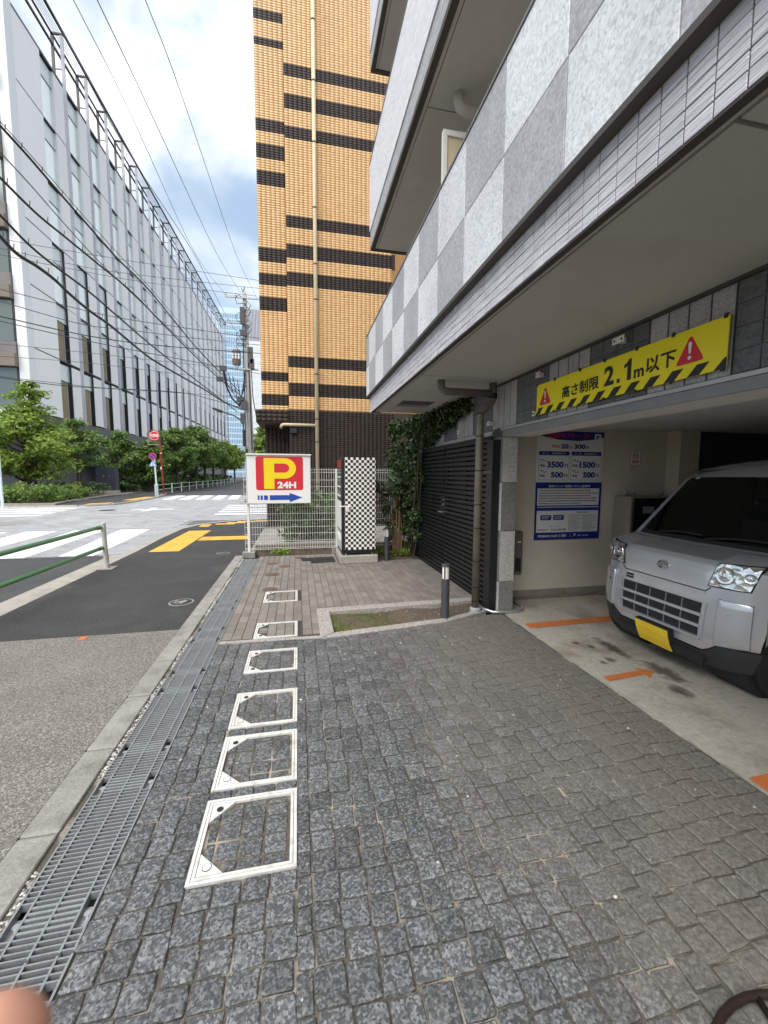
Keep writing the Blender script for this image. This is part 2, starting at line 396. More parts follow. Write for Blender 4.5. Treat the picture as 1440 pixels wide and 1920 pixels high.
# setts: flamed dark granite, mottled; trodden and dusty brown towards the garage
def sett_material():
    m = voro_mat('sett', [(.0, (.036, .037, .038)), (.40, (.070, .071, .073)), (.58, (.122, .126, .128)), (.80, (.215, .22, .224))], 125, .6, .5, rnd=.22, island=.22)
    nt = m.node_tree; N = nt.nodes; L = nt.links; b = N['Principled BSDF']
    src = b.inputs['Base Color'].links[0].from_socket
    g = N.new('ShaderNodeNewGeometry'); sp = N.new('ShaderNodeSeparateXYZ'); L.new(g.outputs['Position'], sp.inputs[0])
    n = N.new('ShaderNodeTexNoise'); n.inputs['Scale'].default_value = 1.5; n.inputs['Detail'].default_value = 6; L.new(g.outputs['Position'], n.inputs['Vector'])
    a = N.new('ShaderNodeMath'); a.operation = 'MULTIPLY_ADD'; a.inputs[1].default_value = 1.7; L.new(n.outputs[0], a.inputs[0]); L.new(sp.outputs[0], a.inputs[2])
    mr = N.new('ShaderNodeMapRange'); mr.inputs['From Min'].default_value = 1.4; mr.inputs['From Max'].default_value = 2.65; mr.inputs['To Max'].default_value = .8; L.new(a.outputs[0], mr.inputs[0])
    n2 = N.new('ShaderNodeTexNoise'); n2.inputs['Scale'].default_value = 60; n2.inputs['Detail'].default_value = 4; L.new(g.outputs['Position'], n2.inputs['Vector'])
    rp = N.new('ShaderNodeValToRGB'); rp.color_ramp.elements[0].color = (.11, .098, .082, 1); rp.color_ramp.elements[1].color = (.25, .225, .188, 1); rp.color_ramp.elements[0].position = .3; rp.color_ramp.elements[1].position = .75
    L.new(n2.outputs[0], rp.inputs[0])
    mx = N.new('ShaderNodeMix'); mx.data_type = 'RGBA'; L.new(mr.outputs[0], mx.inputs[0]); L.new(src, mx.inputs[6]); L.new(rp.outputs[0], mx.inputs[7])
    n3 = N.new('ShaderNodeTexNoise'); n3.inputs['Scale'].default_value = 3.4; n3.inputs['Detail'].default_value = 9; n3.inputs['Roughness'].default_value = .72; L.new(g.outputs['Position'], n3.inputs['Vector'])
    r3 = N.new('ShaderNodeValToRGB'); r3.color_ramp.elements[0].position = .60; r3.color_ramp.elements[1].position = .74; r3.color_ramp.elements[1].color = (.55, .55, .55, 1); L.new(n3.outputs[0], r3.inputs[0])
    m3 = N.new('ShaderNodeMix'); m3.data_type = 'RGBA'; L.new(r3.outputs[0], m3.inputs[0]); L.new(mx.outputs[2], m3.inputs[6]); m3.inputs[7].default_value = (.30, .265, .215, 1)
    L.new(m3.outputs[2], b.inputs['Base Color'])
sett_material()
mat('brick_paver', (.20, .178, .153), .85, var=.18, vs=3, fine=.3, fs=90, bump=.3, bs=120, rnd=.15, island=.15)
mat('paver_joint', (.05, .045, .038), .95)
voro_mat('granite_pink', [(.0, (.10, .085, .08)), (.35, (.26, .23, .21)), (.6, (.42, .385, .36)), (.85, (.58, .55, .52))], 140, .75, .4)
mat('garage_floor', (.42, .385, .32), .7, var=.2, vs=1.6, fine=.2, fs=25, bump=.1, bs=30, grime=((.17, .13, .09), 1.7, .50, .70, .75))
stain_mat()
mat('orange_paint', (.55, .16, .04), .65, var=.2, vs=8, grime=((.26, .16, .1), 14, .52, .68, .6))
voro_mat('granite_light', [(.0, (.40, .41, .43)), (.35, (.60, .61, .62)), (.6, (.70, .71, .72)), (.9, (.82, .83, .84))], 80, .6, .35, rnd=.03)
voro_mat('granite_mid', [(.0, (.26, .265, .28)), (.35, (.36, .365, .38)), (.6, (.425, .43, .445)), (.9, (.52, .525, .54))], 80, .6, .35, rnd=.05)
mat('beam_tile', (.58, .57, .595), .5, var=.1, vs=9, fine=.55, fs=14, stretch=(1, .35, 14), bump=.5, bs=14, rnd=.06)
mat('tile_joint', (.25, .24, .25), .9)
mat('facade_light', (.37, .36, .345), .65, var=.15, vs=7, fine=.45, fs=70, bump=.2, bs=90, rnd=.05)
mat('facade_dark', (.115, .117, .118), .6, var=.15, vs=9, fine=.4, fs=60, bump=.15, bs=90, rnd=.06)
mat('facade_joint', (.30, .29, .275), .9)
mat('soffit_paint', (.53, .515, .485), .9, var=.1, vs=.9, grime=((.36, .33, .28), 1.4, .52, .8, .5), fine=.08, fs=150, bump=.35, bs=220)
mat('soffit_edge', (.065, .058, .052), .7)
mat('wall_cream', (.60, .54, .44), .8, var=.08, vs=1.5, fine=.05, fs=60, bump=.1, bs=60, grime=((.4, .35, .27), 2.4, .55, .8, .4))
mat('wall_white', (.66, .65, .62), .8, var=.05, vs=1)
mat('wall_grey', (.13, .12, .11), .85, var=.15, vs=2)
mat('mosaic', (.74, .74, .75), .55, var=.08, vs=4, fine=.25, fs=26, stretch=(1, .5, 2.2), bump=.3, bs=26)
mat('cap_metal', (.22, .22, .225), .5, .3)
mat('aluminium', (.42, .42, .41), .45, .6, var=.12, vs=6)
mat('black_metal', (.010, .010, .012), .42, .0, var=.15, vs=6, rnd=.05, spec=.55)
mat('pipe_olive', (.18, .165, .125), .45, .35, var=.3, vs=7, grime=((.22, .2, .16), 5, .5, .75, .5))
mat('pipe_brown', (.15, .125, .11), .6, var=.2, vs=7)
mat('pipe_cream', (.62, .52, .35), .55, var=.08, vs=3)
mat('pvc_grey', (.36, .36, .37), .5, var=.1)
mat('tan_tile', (.68, .41, .175), .38, var=.06, vs=1.5, island=.08, spec=.5)
mat('dark_tile', (.026, .0165, .0135), .5, var=.1, vs=2, island=.2, spec=.25)
mat('tan_joint', (.40, .22, .09), .9)
mat('stripe_joint', (.034, .025, .021), .9)
mat('dark_joint', (.06, .044, .036), .9)
mat('white_metal', (.74, .72, .67), .45, var=.06)
mat('sign_white', (.76, .75, .72), .4, var=.04)
mat('sign_red', (.60, .015, .03), .4, var=.04)
mat('sign_yellow', (.85, .62, .0), .4, var=.03)
mat('sign_blue', (.01, .06, .33), .4, var=.03)
mat('banner_yellow', (.86, .72, .005), .45, var=.04, vs=3)
mat('banner_black', (.012, .012, .01), .5)
mat('print_navy', (.008, .022, .2), .5, var=.03)
mat('print_dark', (.02, .02, .03), .5)
mat('print_grey', (.25, .25, .25), .5)
mat('dark_plate', (.02, .022, .024), .5, var=.2, vs=10)
mat('bollard_grey', (.075, .078, .08), .5, .3, var=.1)
mat('lens_white', (.82, .78, .70), .35)
mat('rail_green', (.08, .27, .085), .35, var=.08)
mat('rail_post', (.50, .49, .45), .55, var=.12, vs=9)
mat('pole_concrete', (.34, .33, .31), .85, var=.15, vs=3)
mat('cable_black', (.012, .012, .013), .6)
mat('cable_grey', (.07, .07, .072), .6)
mat('insulator', (.6, .6, .6), .3)
mat('rust_red', (.26, .018, .014), .5, var=.15)
mat('pale_blue_post', (.6, .68, .7), .5)
mat('van_silver', (.50, .51, .525), .26, .55, var=.0, coat=.8)
mat('van_plastic', (.022, .023, .025), .55, var=.08)
mat('rubber', (.012, .012, .012), .8)
mat('chrome', (.75, .75, .75), .12, 1., var=0)
mat('housing_beige', (.30, .26, .205), .7, var=.1)
mat('plate_yellow', (.75, .5, .03), .45)
mat('seat_grey', (.05, .05, .055), .85)
mat('skin', (.62, .31, .22), .5, var=.1, vs=60)
mat('cloth_black', (.012, .012, .013), .85)
mat('hair', (.012, .01, .01), .6)
mat('bark', (.07, .05, .035), .9, var=.25, vs=9, bump=.6, bs=40)
mat('bark_light', (.26, .165, .095), .85, var=.25, vs=14, bump=.6, bs=60)
mat('hoop_iron', (.035, .022, .018), .45, .3, var=.3, vs=30)
leaf_mat('leaf_bright', (.14, .225, .03), (.31, .42, .075), .35)
leaf_mat('leaf_mid', (.08, .15, .033), (.20, .30, .065), .35)
leaf_mat('leaf_dark', (.04, .085, .022), (.11, .18, .045), .3)
leaf_mat('leaf_ivy', (.013, .030, .008), (.06, .10, .022), .15)
leaf_mat('leaf_shrub', (.035, .06, .028), (.10, .145, .06), .15)
leaf_mat('grass_blade', (.09, .12, .02), (.20, .24, .06))
mat('panel_white', (.87, .865, .85), .5, var=.03, vs=.4, rnd=.02)
mat('panel_shade', (.78, .79, .79), .5, var=.03)
mat('mullion', (.03, .03, .035), .4)
mat('louvre', (.22, .185, .15), .8, var=.25, vs=1.1, stretch=(.4, .4, 5))
mat('blind', (.28, .22, .13), .8, var=.2, vs=1.5)
mat('base_black', (.014, .016, .019), .4)
def glass(name, col, rough, metal, spec=.5):
    return mat(name, col, rough, metal, var=.04, vs=.3, spec=spec)
glass('facade_glass', (.86, .92, .895), .34, .55)
glass('spandrel', (.66, .72, .71), .35, .3)
glass('window_dark', (.03, .035, .035), .05, .0, 1.)
glass('tower_glass', (.20, .36, .50), .25, .2)
glass('tower_line', (.58, .70, .79), .3, .1)
mat('tower_white', (.72, .74, .78), .6, var=.03, vs=.1)
mat('tower_purple', (.11, .11, .17), .5, var=.03, vs=.1)
mat('tyre', (.011, .011, .0115), .8, bump=.4, bs=60)
mat('grille_dark', (.012, .013, .014), .7, var=.3, vs=30)
def reflector_mat():
    m = mat('reflector', (.72, .72, .70), .15, .9, var=0); nt = m.node_tree; N = nt.nodes; L = nt.links
    g = N.new('ShaderNodeNewGeometry'); v = N.new('ShaderNodeTexVoronoi'); v.inputs['Scale'].default_value = 17; L.new(g.outputs['Position'], v.inputs['Vector'])
    bp = N.new('ShaderNodeBump'); bp.inputs['Strength'].default_value = .6; bp.inputs['Distance'].default_value = .02; L.new(v.outputs['Distance'], bp.inputs['Height']); L.new(bp.outputs[0], N['Principled BSDF'].inputs['Normal'])
reflector_mat()

def screen_glass():
    m = bpy.data.materials.new('windscreen'); m.use_nodes = True; MATS['windscreen'] = m
    nt = m.node_tree; N = nt.nodes; L = nt.links
    t = N.new('ShaderNodeBsdfTransparent'); t.inputs[0].default_value = (.36, .41, .40, 1)
    g = N.new('ShaderNodeBsdfGlossy'); g.inputs['Roughness'].default_value = .02
    f = N.new('ShaderNodeFresnel'); f.inputs[0].default_value = 1.5
    x = N.new('ShaderNodeMixShader'); L.new(f.outputs[0], x.inputs[0]); L.new(t.outputs[0], x.inputs[1]); L.new(g.outputs[0], x.inputs[2])
    L.new(x.outputs[0], N['Material Output'].inputs[0])
screen_glass()
def lamp_glass():
    m = bpy.data.materials.new('lamp_clear'); m.use_nodes = True; MATS['lamp_clear'] = m
    b = m.node_tree.nodes['Principled BSDF']; b.inputs['Base Color'].default_value = (.9, .92, .93, 1); b.inputs['Roughness'].default_value = .03
    b.inputs['Transmission Weight'].default_value = 1.; b.inputs['IOR'].default_value = 1.3
lamp_glass()
def checker(name, c1, c2, sx, sz, ox, oz):
    m = bpy.data.materials.new(name); m.use_nodes = True; MATS[name] = m
    nt = m.node_tree; N = nt.nodes; L = nt.links; b = N['Principled BSDF']; b.inputs['Roughness'].default_value = .35
    tc = N.new('ShaderNodeTexCoord'); mp = N.new('ShaderNodeMapping'); mp.inputs['Location'].default_value = (-ox/sx, .5, -oz/sz); mp.inputs['Scale'].default_value = (1/sx, 0, 1/sz)
    L.new(tc.outputs['Object'], mp.inputs[0]); ck = N.new('ShaderNodeTexChecker'); ck.inputs['Scale'].default_value = 1.
    ck.inputs['Color1'].default_value = (*c1, 1); ck.inputs['Color2'].default_value = (*c2, 1)
    L.new(mp.outputs[0], ck.inputs['Vector']); L.new(ck.outputs[0], b.inputs['Base Color'])

# ------------------------------------------------------------------ ground
def ground():
    b = MB(); b.add([(-2500, -2500, -.4), (2500, -2500, -.4), (2500, 2500, -.4), (-2500, 2500, -.4)], [(0, 1, 2, 3)]); struct(b.build('ground', 'asphalt_road'))
    b = MB(); b.add([(-300, -30, -.07), (100, -30, -.07), (100, 450, -.07), (-300, 450, -.07)], [(0, 1, 2, 3)]); struct(b.build('road', 'asphalt_road'))
    # raised block paving of the crossing
    b = MB(); b.add([(-34, 9.5, -.064), (-3.6, 9.35, -.064), (7, 9.35, -.064), (7, 35.2, -.064), (-34, 35.2, -.064)], [(0, 1, 2, 3, 4)])
    pv = struct(b.build('crossing_paving', 'block_joint'))
    var = [chamfer_tile(.04, .4)]; P = []
    for j in range(90):
        y = 9.65+.285*j
        for i in range(58):
            x = -20.3+.46*i+(.23 if j % 2 else 0)
            if x > -3.9 and y < 16.1: continue
            if x < -11.4 and y > 23.6 or x < -9.8 and y > 24.5 or x > 4: continue
            P.append((TRS(x, y, -.0575+random.uniform(-.0012, .0012), .447, .272, .008, random.uniform(-.012, .012)), 0, 0))
    pieces(pv, 'paving_block', var, 'block_grey', P)
    # crossing stripes
    st = MB()
    def q(*p): st.add([(x, y, -.0535) for x, y in p], [tuple(range(len(p)))])
    for x in (-4.4, -5.65, -6.9, -8.15, -9.4, -10.65): q((x-.47, 9.45), (x+.2, 9.4), (x-.1, 13.65), (x-.95, 13.75))
    for k in range(5): q((-8.95+1.05*k, 29.4), (-8.3+1.05*k, 29.35), (-8.8+1.05*k, 35.0), (-9.5+1.05*k, 35.05))
    for k in range(5): y = 18.75+1.15*k; q((-30, y-.05), (-10.3-.12*k, y), (-10.35-.12*k, y+.62), (-30, y+.57))
    for k in range(5): y = 18.05+1.28*k; q((-3.45-.07*k, y), (3, y+.05), (3, y+.65), (-3.55-.07*k, y+.62))
    q((-7.85, 21.15), (-6.0, 21.35), (-6.0, 21.7), (-7.8, 21.5))
    q((-7.15, 20.5), (-6.8, 20.5), (-6.82, 21.2), (-7.17, 21.16)); q((-7.2, 21.62), (-6.86, 21.66), (-6.95, 22.5), (-7.3, 22.45))
    o = st.build('crossing_marking', 'paint_white', pv)
    # road manhole covers
    for x, y, r, n in ((-9.9, 16.1, .75, 'manhole_cover'), (-8.8, 21.3, .35, 'manhole_cover')):
        m = MB(); m.prism(circle(x, y, r, 28), -.06, -.0515); m.prism(circle(x, y, r*.8, 28), -.0515, -.049)
        tag(m.build(n, 'concrete' if r > .5 else 'steel_dark'), 'large grey round manhole cover in the paved crossing at the left edge' if r > .5 else 'small dark manhole cover in the middle of the paved crossing', 'manhole cover')
ground()

def kerb_pieces(parent, path, w, z0, z1, mt, L=.6, name='kerb_stone'):
    """stones of length L laid along a polyline, w wide to the left of the direction of travel"""
    bm_ = MB().cbox(Matrix.Identity(4), 1, 1, 1, .03); var = [(bm_.v, bm_.f)]; P = []
    for (a, c) in zip(path[:-1], path[1:]):
        a, c = Vector((*a, 0)), Vector((*c, 0)); d = c-a; n = max(1, round(d.length/L)); t = d.normalized(); nn = Vector((-t.y, t.x, 0))
        for i in range(n):
            p = a+d*(i+.5)/n+nn*w/2
            P.append((TRS(p.x, p.y, (z0+z1)/2+random.uniform(-.001, .001), d.length/n-.006, w, z1-z0, math.atan2(t.y, t.x)), 0, 0))
    pieces(parent, name, var, mt, P)

def tactile():
    b = MB(); b.box(-.148, .148, -.148, .148, -1, 0)
    for k in range(4):
        x = -.11+.073*k; b.add([(x-.018, -.14, 0), (x+.018, -.14, 0), (x+.018, .14, 0), (x-.018, .14, 0), (x-.01, -.13, .006), (x+.01, -.13, .006), (x+.01, .13, .006), (x-.01, .13, .006)],
            [(4, 5, 6, 7), (0, 1, 5, 4), (1, 2, 6, 5), (2, 3, 7, 6), (3, 0, 4, 7)])
    return [(v[0], v[1], v[2] if v[2] >= 0 else -.003) for v in b.v], b.f

K = [(-3.40, -3), (-3.40, 9.4), (-3.47, 11.3), (-3.44, 13.2), (-3.22, 14.1), (-2.68, 14.85), (-1.9, 15.4), (-.9, 15.6), (6, 15.7)]
def pavement():
    b = MB(); b.prism(K[1:]+[(6, 14.8), (-1.03, 14.8), (-1.03, 8.67), (-1.268, 8.67), (-1.268, 4.55), (-3.40, 4.55)], -.3, 0)
    pv = struct(b.build('pavement', 'asphalt_dark'))
    b = MB(); b.add([(-3.40, -3, 0), (-1.268, -3, 0), (-1.268, 4.55, 0), (-3.40, 4.55, 0), (-3.40, -3, -.3), (-1.268, -3, -.3), (-1.268, 4.55, -.3), (-3.40, 4.55, -.3)], [(0, 1, 2, 3), (4, 7, 6, 5), (0, 4, 5, 1), (3, 7, 4, 0)])
    struct(b.build('pebble_pavement', 'pebble'))
    kb = MB(); pts = K
    # kerb stones and the concrete gutter beside the road
    kw = MB(); kw.prism([(-3.60, -3), (-3.60, 9.4), (-3.85, 9.4), (-3.85, -3)], -.3, -.045); g = struct(kw.build('gutter', 'concrete_light'))
    kp = list(K)[::1]
    kerb_pieces(pv, kp, .19, -.25, .003, 'concrete_light')
    gp = MB(); gp.prism([(-3.61, 9.42), (-3.66, 11.3), (-3.63, 13.2), (-3.4, 14.2), (-3.75, 14.5), (-4.05, 13.2), (-4.1, 9.42)], -.3, -.035); struct(gp.build('ramp', 'block_grey'))
    # inner border kerb beside the drain
    kerb_pieces(pv, [(-1.105, -2.2), (-1.105, 8.6)], .162, -.2, .004, 'concrete')
    # tactile paving
    P = []
    for i in range(2):
        for j in range(11): P.append((-2.98+.302*i, 9.48+.302*j))
    for i in range(4):
        for j in range(2): P.append((-2.34+.302*i, 10.9+.302*j))
    for x, y in ((-2.95, 13.75), (-2.95, 14.05), (-2.55, 14.25), (-2.25, 14.25), (-2.25, 14.55), (-1.95, 14.55), (-1.95, 14.85), (-1.65, 14.85), (-1.35, 14.95), (-1.05, 14.95)): P.append((x, y))
    pieces(pv, 'tactile_block', [tactile()], 'tactile_yellow', [(TRS(x, y, .005), 0, 0) for x, y in P])
    # hydrant and stopcock covers in the asphalt
    for x, y, r, lab in ((-1.5, 5.54, .15, 'round cast iron cover with a raised relief in the asphalt pavement near the drain'), (-1.57, 8.94, .13, 'round iron cover in the asphalt pavement beside the white fence post')):
        t = thing('iron_cover', (x, y, 0), lab, 'iron cover', 'covers in the asphalt pavement')
        m = MB(); m.prism(circle(x, y, r, 28), -.02, .004); m.build('rim', 'concrete', t)
        m = MB(); m.prism(circle(x, y, r*.86, 28), .004, .006); m.build('lid', 'asphalt_dark', t)
        m = MB()
        for k in range(9):
            a, rr = random.uniform(0, 6.3), random.uniform(.15, .62)*r
            m.prism(rrect(x+rr*math.cos(a)-.025, x+rr*math.cos(a)+.025, y+rr*math.sin(a)-.014, y+rr*math.sin(a)+.014, .01, 2), .006, .009)
        m.prism(circle(x, y, r*.2, 12), .006, .010)
        m.build('relief', 'concrete', t)
    m = MB(); m.box(-2.175, -2.11, 4.44, 4.525, .0005, .004); tag(m.build('survey_mark', 'orange_paint'), 'small orange marker square on the pebble pavement edge', 'marker')
    # far corner pavements
    b = MB(); b.prism([(-300, 23.9), (-13, 23.8), (-11.2, 23.9), (-10.1, 24.8), (-9.85, 26.5), (-9.95, 29), (-10.15, 32), (-10.6, 34.5), (-11, 37), (-11.2, 60), (-12, 430), (-300, 430)], -.3, .01)
    fp = struct(b.build('far_pavement', 'asphalt_dark'))
    kerb_pieces(fp, [(-12, 430), (-11.2, 60), (-11, 37), (-10.6, 34.5), (-10.15, 32), (-9.95, 29), (-9.85, 26.5), (-10.1, 24.8), (-11.2, 23.9), (-13, 23.8), (-40, 23.9)][::-1][:9] , -.2, -.25, .03, 'concrete_light', 1.2)
    P = [(-11.1+.302*i, 24.6+.302*j+.3*i) for i in range(3) for j in range(3)]+[(-10.6+.302*i, 28.2+.302*j) for i in range(2) for j in range(13)]
    pieces(fp, 'tactile_block', [tactile()], 'tactile_yellow', [(TRS(x, y, .015), 0, 0) for x, y in P])
    b = MB(); b.prism([(-2.3, 24.0), (-3.1, 24.9), (-3.4, 27), (-3.6, 430), (60, 430), (60, 23.9)], -.3, .01); cp = struct(b.build('corner_pavement', 'asphalt_dark'))
    kerb_pieces(cp, [(20, 23.9), (-2.3, 24.0), (-3.1, 24.9), (-3.4, 27), (-3.5, 60)], .2, -.25, .03, 'concrete_light', 1.2)
    P = [(-2.4+.302*i, 24.6+.302*j) for i in range(5) for j in range(2)]
    pieces(cp, 'tactile_block', [tactile()], 'tactile_yellow', [(TRS(x, y, .015), 0, 0) for x, y in P])
    b = MB(); b.prism([(-60, 24.15), (-12.4, 24.15), (-13.1, 27.6), (-13.4, 32.4), (-13.7, 38), (-14, 120), (-19, 120), (-21.2, 38.5), (-60, 38.5)], .0, .06); struct(b.build('planting_bed', 'soil'))
    kerb_pieces(fp, [(-13.7, 38), (-13.4, 32.4), (-13.1, 27.6), (-12.4, 24.1), (-20, 24.1)], -.15, -.02, .12, 'concrete_light', 1.0)
pavement()

# ------------------------------------------------------------------ drain grates
def grates():
    t = thing('drain_grate', (0, 0, 0), 'x', 'drain grate', 'galvanised drain grates along the pavement')
    Lh = .478; x0, x1 = -.14, .14
    b = MB(); b.box(-.137, .137, -.0028, .0028, -.03, .0); cross = b.mesh('bar', 'galvanised')
    b = MB(); b.box(-.004, .004, -Lh, Lh, -.03, .0015); long_ = b.mesh('rail', 'galvanised')
    b = MB(); b.box(-.0255, .0255, -.005, .005, -.03, 0); short = b.mesh('bar', 'galvanised')
    b = MB(); b.box(-.0915, .0915, -.005, .005, -.03, 0); mid = b.mesh('bar', 'galvanised')
    def put(name, me, x, y):
        o = bpy.data.objects.new(name, me); COL.objects.link(o); o.parent = t; o.location = (x, y, .002)
    for x in (x0, x1, -.094, 0., .094): put('rail', long_, x, 0)
    n = 43
    for i in range(n):
        y = -Lh+.008+i*(2*Lh-.016)/(n-1)
        if .09 < Lh-abs(y) < .19: put('bar', mid, 0, y)        # gap for the clamp
        else: put('bar', cross, 0, y)
    for sx in (-1, 1):
        for sy in (-1, 1):
            c = MB(); c.box(sx*.117-.02, sx*.117+.02, sy*(Lh-.14)-.035, sy*(Lh-.14)+.035, -.034, -.026); c.cyl(sx*.117, sy*(Lh-.14), -.026, -.012, .012, n=10)
            c.build('clamp', ['steel'], t)
    register(t)
    labs = ['nearest galvanised drain grate at the bottom left corner of the picture', 'galvanised drain grate beside the nearest white paving cover', 'galvanised drain grate beside the gap between the second and third white covers',
            'galvanised drain grate where the dark setts meet the brown brick paving', 'galvanised drain grate beside the fifth white cover from the front', 'galvanised drain grate beside the farthest white cover', 'last but one galvanised drain grate before the white fence', 'farthest galvanised drain grate ending at the white fence post', 'galvanised drain grate under the lower left frame edge']
    ys = [.97+.965*k for k in range(8)]
    for k, y in enumerate(ys):
        o = t if k == 0 else dup(t, (-.925, y, 0), 0, labs[k])
        if k == 0: t.location = (-.925, y, 0); t['label'] = labs[0]
    # channel below
    b = MB(); b.add([(-1.07, -2.5, .0), (-1.07, 8.45, .0), (-1.07, 8.45, -.066), (-1.07, -2.5, -.066), (-.785, -2.5, -.066), (-.785, 8.45, -.066), (-.785, 8.45, .0), (-.785, -2.5, .0)], [(0, 1, 2, 3), (3, 2, 5, 4), (4, 5, 6, 7)])
    struct(b.build('drain_channel', 'steel_dark'))
    b = MB(); b.box(-1.105, -1.071, -2.5, 8.45, -.2, -.012); struct(b.build('gravel_bed', 'bed_sand'))
    b = MB()
    for k in range(1500):
        y = random.uniform(.6, 8.3)
        if math.sin(y*5)+math.sin(y*2.3+1) < -.55: continue
        r = random.uniform(.004, .009); x = random.uniform(-1.1, -1.074)
        M_ = Matrix.Translation((x, y, -.011+r*.5)) @ Matrix.Rotation(random.uniform(0, 6), 4, 'Z') @ Matrix.Diagonal((r*1.4, r, r*.8, 1))
        b.add([M_ @ Vector(p) for p in ((1, 0, 0), (0, 1, 0), (-1, 0, 0), (0, -1, 0), (.1, .1, 1), (0, 0, -1))], [(0, 1, 4), (1, 2, 4), (2, 3, 4), (3, 0, 4), (1, 0, 5), (2, 1, 5), (3, 2, 5), (0, 3, 5)])
    stuff(b.build('gravel', 'gravel'))
grates()

# ------------------------------------------------------------------ setts, covers, brick paving, planter
PITS = [(1.612, 2.052), (2.118, 2.562), (2.648, 3.085), (3.40, 3.84), (4.13, 4.565), (5.32, 5.81)]
PX0, PX1 = -.470, -.030
def inside_planter(x, y): return .19 < x < 2.25 and 4.0+.12*max(0, x-.2)*.95 < y < 4.9
def forecourt():
    b = MB(); b.prism([(-.784, -3), (2.39, -3), (2.37, 3.0), (2.40, 4.36), (2.24, 4.36), (.21, 4.0), (-.784, 4.07)], -.3, -.0092); bed = struct(b.build('sett_paving', 'bed_sand'))
    var = [rough_sett(s) for s in range(8)]
    P = []
    def cell(x0, x1, y0, y1, dz=0.):
        j = .0066; w, d = x1-x0-j, y1-y0-j
        if w < .015 or d < .015: return
        P.append((TRS((x0+x1)/2, (y0+y1)/2, .001+dz+random.uniform(-.0025, .0025), w, d, .022, random.choice((0, math.pi))+random.uniform(-.03, .03)), random.randrange(8), 0))
    def column(x0, x1, ya, yb, ph):
        y = ya; n = max(1, round((yb-ya)/.108)); h = (yb-ya)/n
        for i in range(n):
            jx = .006*math.sin(3.1*(y+i)+ph); jy0 = .008*math.sin(ph*1.7+i*2.1) if i else 0; jy1 = .008*math.sin(ph*1.7+(i+1)*2.1) if i < n-1 else 0
            cell(x0+jx, x1+jx, ya+h*i+jy0, ya+h*(i+1)+jy1)
    cols = []; x = -.782
    for w in (.104,)*3: cols.append((x, x+w)); x += w
    for k in range(4): cols.append((PX0+k*(PX1-PX0)/4, PX0+(k+1)*(PX1-PX0)/4))
    cols.append((PX1, PX1+.062)); x = PX1+.062
    while x < 2.37: cols.append((x, x+.1085)); x += .1085
    for k, (a, c) in enumerate(cols):
        m = (a+c)/2; top = 4.06 if m < .2 else 4.0+(m-.2)*.165
        if m > 2.1: top = 4.34
        right = min(c, 2.372+.02*math.sin(k))
        if PX0-.01 < m < PX1+.005:
            ys = [-.5]
            for p0, p1 in PITS[:4]: ys += [p0-.004, p1+.004]
            ys.append(top)
            for ya, yb in zip(ys[0::2], ys[1::2]): column(a, c, ya, yb, 0)
        else: column(a, right, -.52+random.uniform(0, .03), top-.005, k*.37)
    pieces(bed, 'sett', var, 'sett', P)
    b = MB()
    for k in range(70):
        x, y = random.uniform(-.7, 2.3), random.uniform(.6, 4.0); r = random.choice((.003, .004, .006, .010))
        if PX0 < x < PX1: continue
        p = [(x+r*math.cos(a*.9)*random.uniform(.7, 1.3), y+r*math.sin(a*.9)*random.uniform(.7, 1.3)) for a in range(7)]
        b.prism(p, .0005, .0048)
    stuff(b.build('gum_speck', 'gravel', bed))
    # granite strip and brick paving
    b = MB()
    b.prism([(-.78, 4.067), (.2, 4.02), (.2, 4.085), (-.78, 4.125)], -.1, .004); struct(b.build('granite_strip', 'granite_pink'))
    b = MB(); b.prism([(-.784, 4.125), (.2, 4.085), (.2, 4.93), (2.34, 4.98), (2.34, 8.5), (-.784, 8.5)], -.3, -.005); pb = struct(b.build('brick_paving', 'paver_joint'))
    P = []
    for i in range(31):
        x = -.73+.1005*i; off = (i % 2)*.1+(i % 3)*.013
        for j in range(24):
            y0 = 4.16+.2*j-off; y1 = y0+.2
            lo = 4.15 if x < .2 else 4.99
            y0, y1 = max(y0, lo), min(y1, 8.42)
            if y1-y0 < .04 or x > 2.31: continue
            if x > 1.5 and y1 > 7.6: y1 = 7.6
            if .74 < x < 1.46 and y1 > 7.44: y1 = 7.44
            if y1-y0 < .04: continue
            if PX0-.02 < x < PX1+.02 and any(y0 < q1 and y1 > q0 for q0, q1 in PITS[4:]):
                for q0, q1 in PITS[4:]:
                    if y0 < q1 and y1 > q0: y0, y1 = (y0, q0-.004) if y0 < q0 else (q1+.004, y1)
                if y1-y0 < .03: continue
            P.append((TRS(x, (y0+y1)/2, .001+random.uniform(-.0012, .0012), .0955, y1-y0-.0095, .03, random.uniform(-.006, .006)), 0, 0))
    pieces(pb, 'paver', [chamfer_tile(.035, .12)], 'brick_paver', P)
    # paving covers
    labs = ['nearest and largest looking white framed paving cover filled with dark setts', 'second white framed paving cover from the front filled with dark setts', 'third white framed paving cover from the front with moss between its setts', 'fourth white framed paving cover, the last one among the dark setts',
            'white framed paving cover filled with brown bricks beside the planter', 'farthest small white framed paving cover filled with brown bricks']
    for k, (y0, y1) in enumerate(PITS):
        x0, x1 = PX0, PX1; t = thing('paving_cover', ((x0+x1)/2, (y0+y1)/2, 0), labs[k], 'paving cover', 'white framed paving covers in a row')
        w = .022
        f = MB()
        def ring(a, b_, z0, z1):
            f.box(x0+a, x1-a, y0+a, y0+b_, z0, z1); f.box(x0+a, x1-a, y1-b_, y1-a, z0, z1); f.box(x0+a, x0+b_, y0+b_, y1-b_, z0, z1); f.box(x1-b_, x1-a, y0+b_, y1-b_, z0, z1)
        ring(0, .0145, -.05, .0035); f.build('frame', 'cover_white', t)
        f = MB(); ring(.0170, .030, -.05, .003)
        c = .105
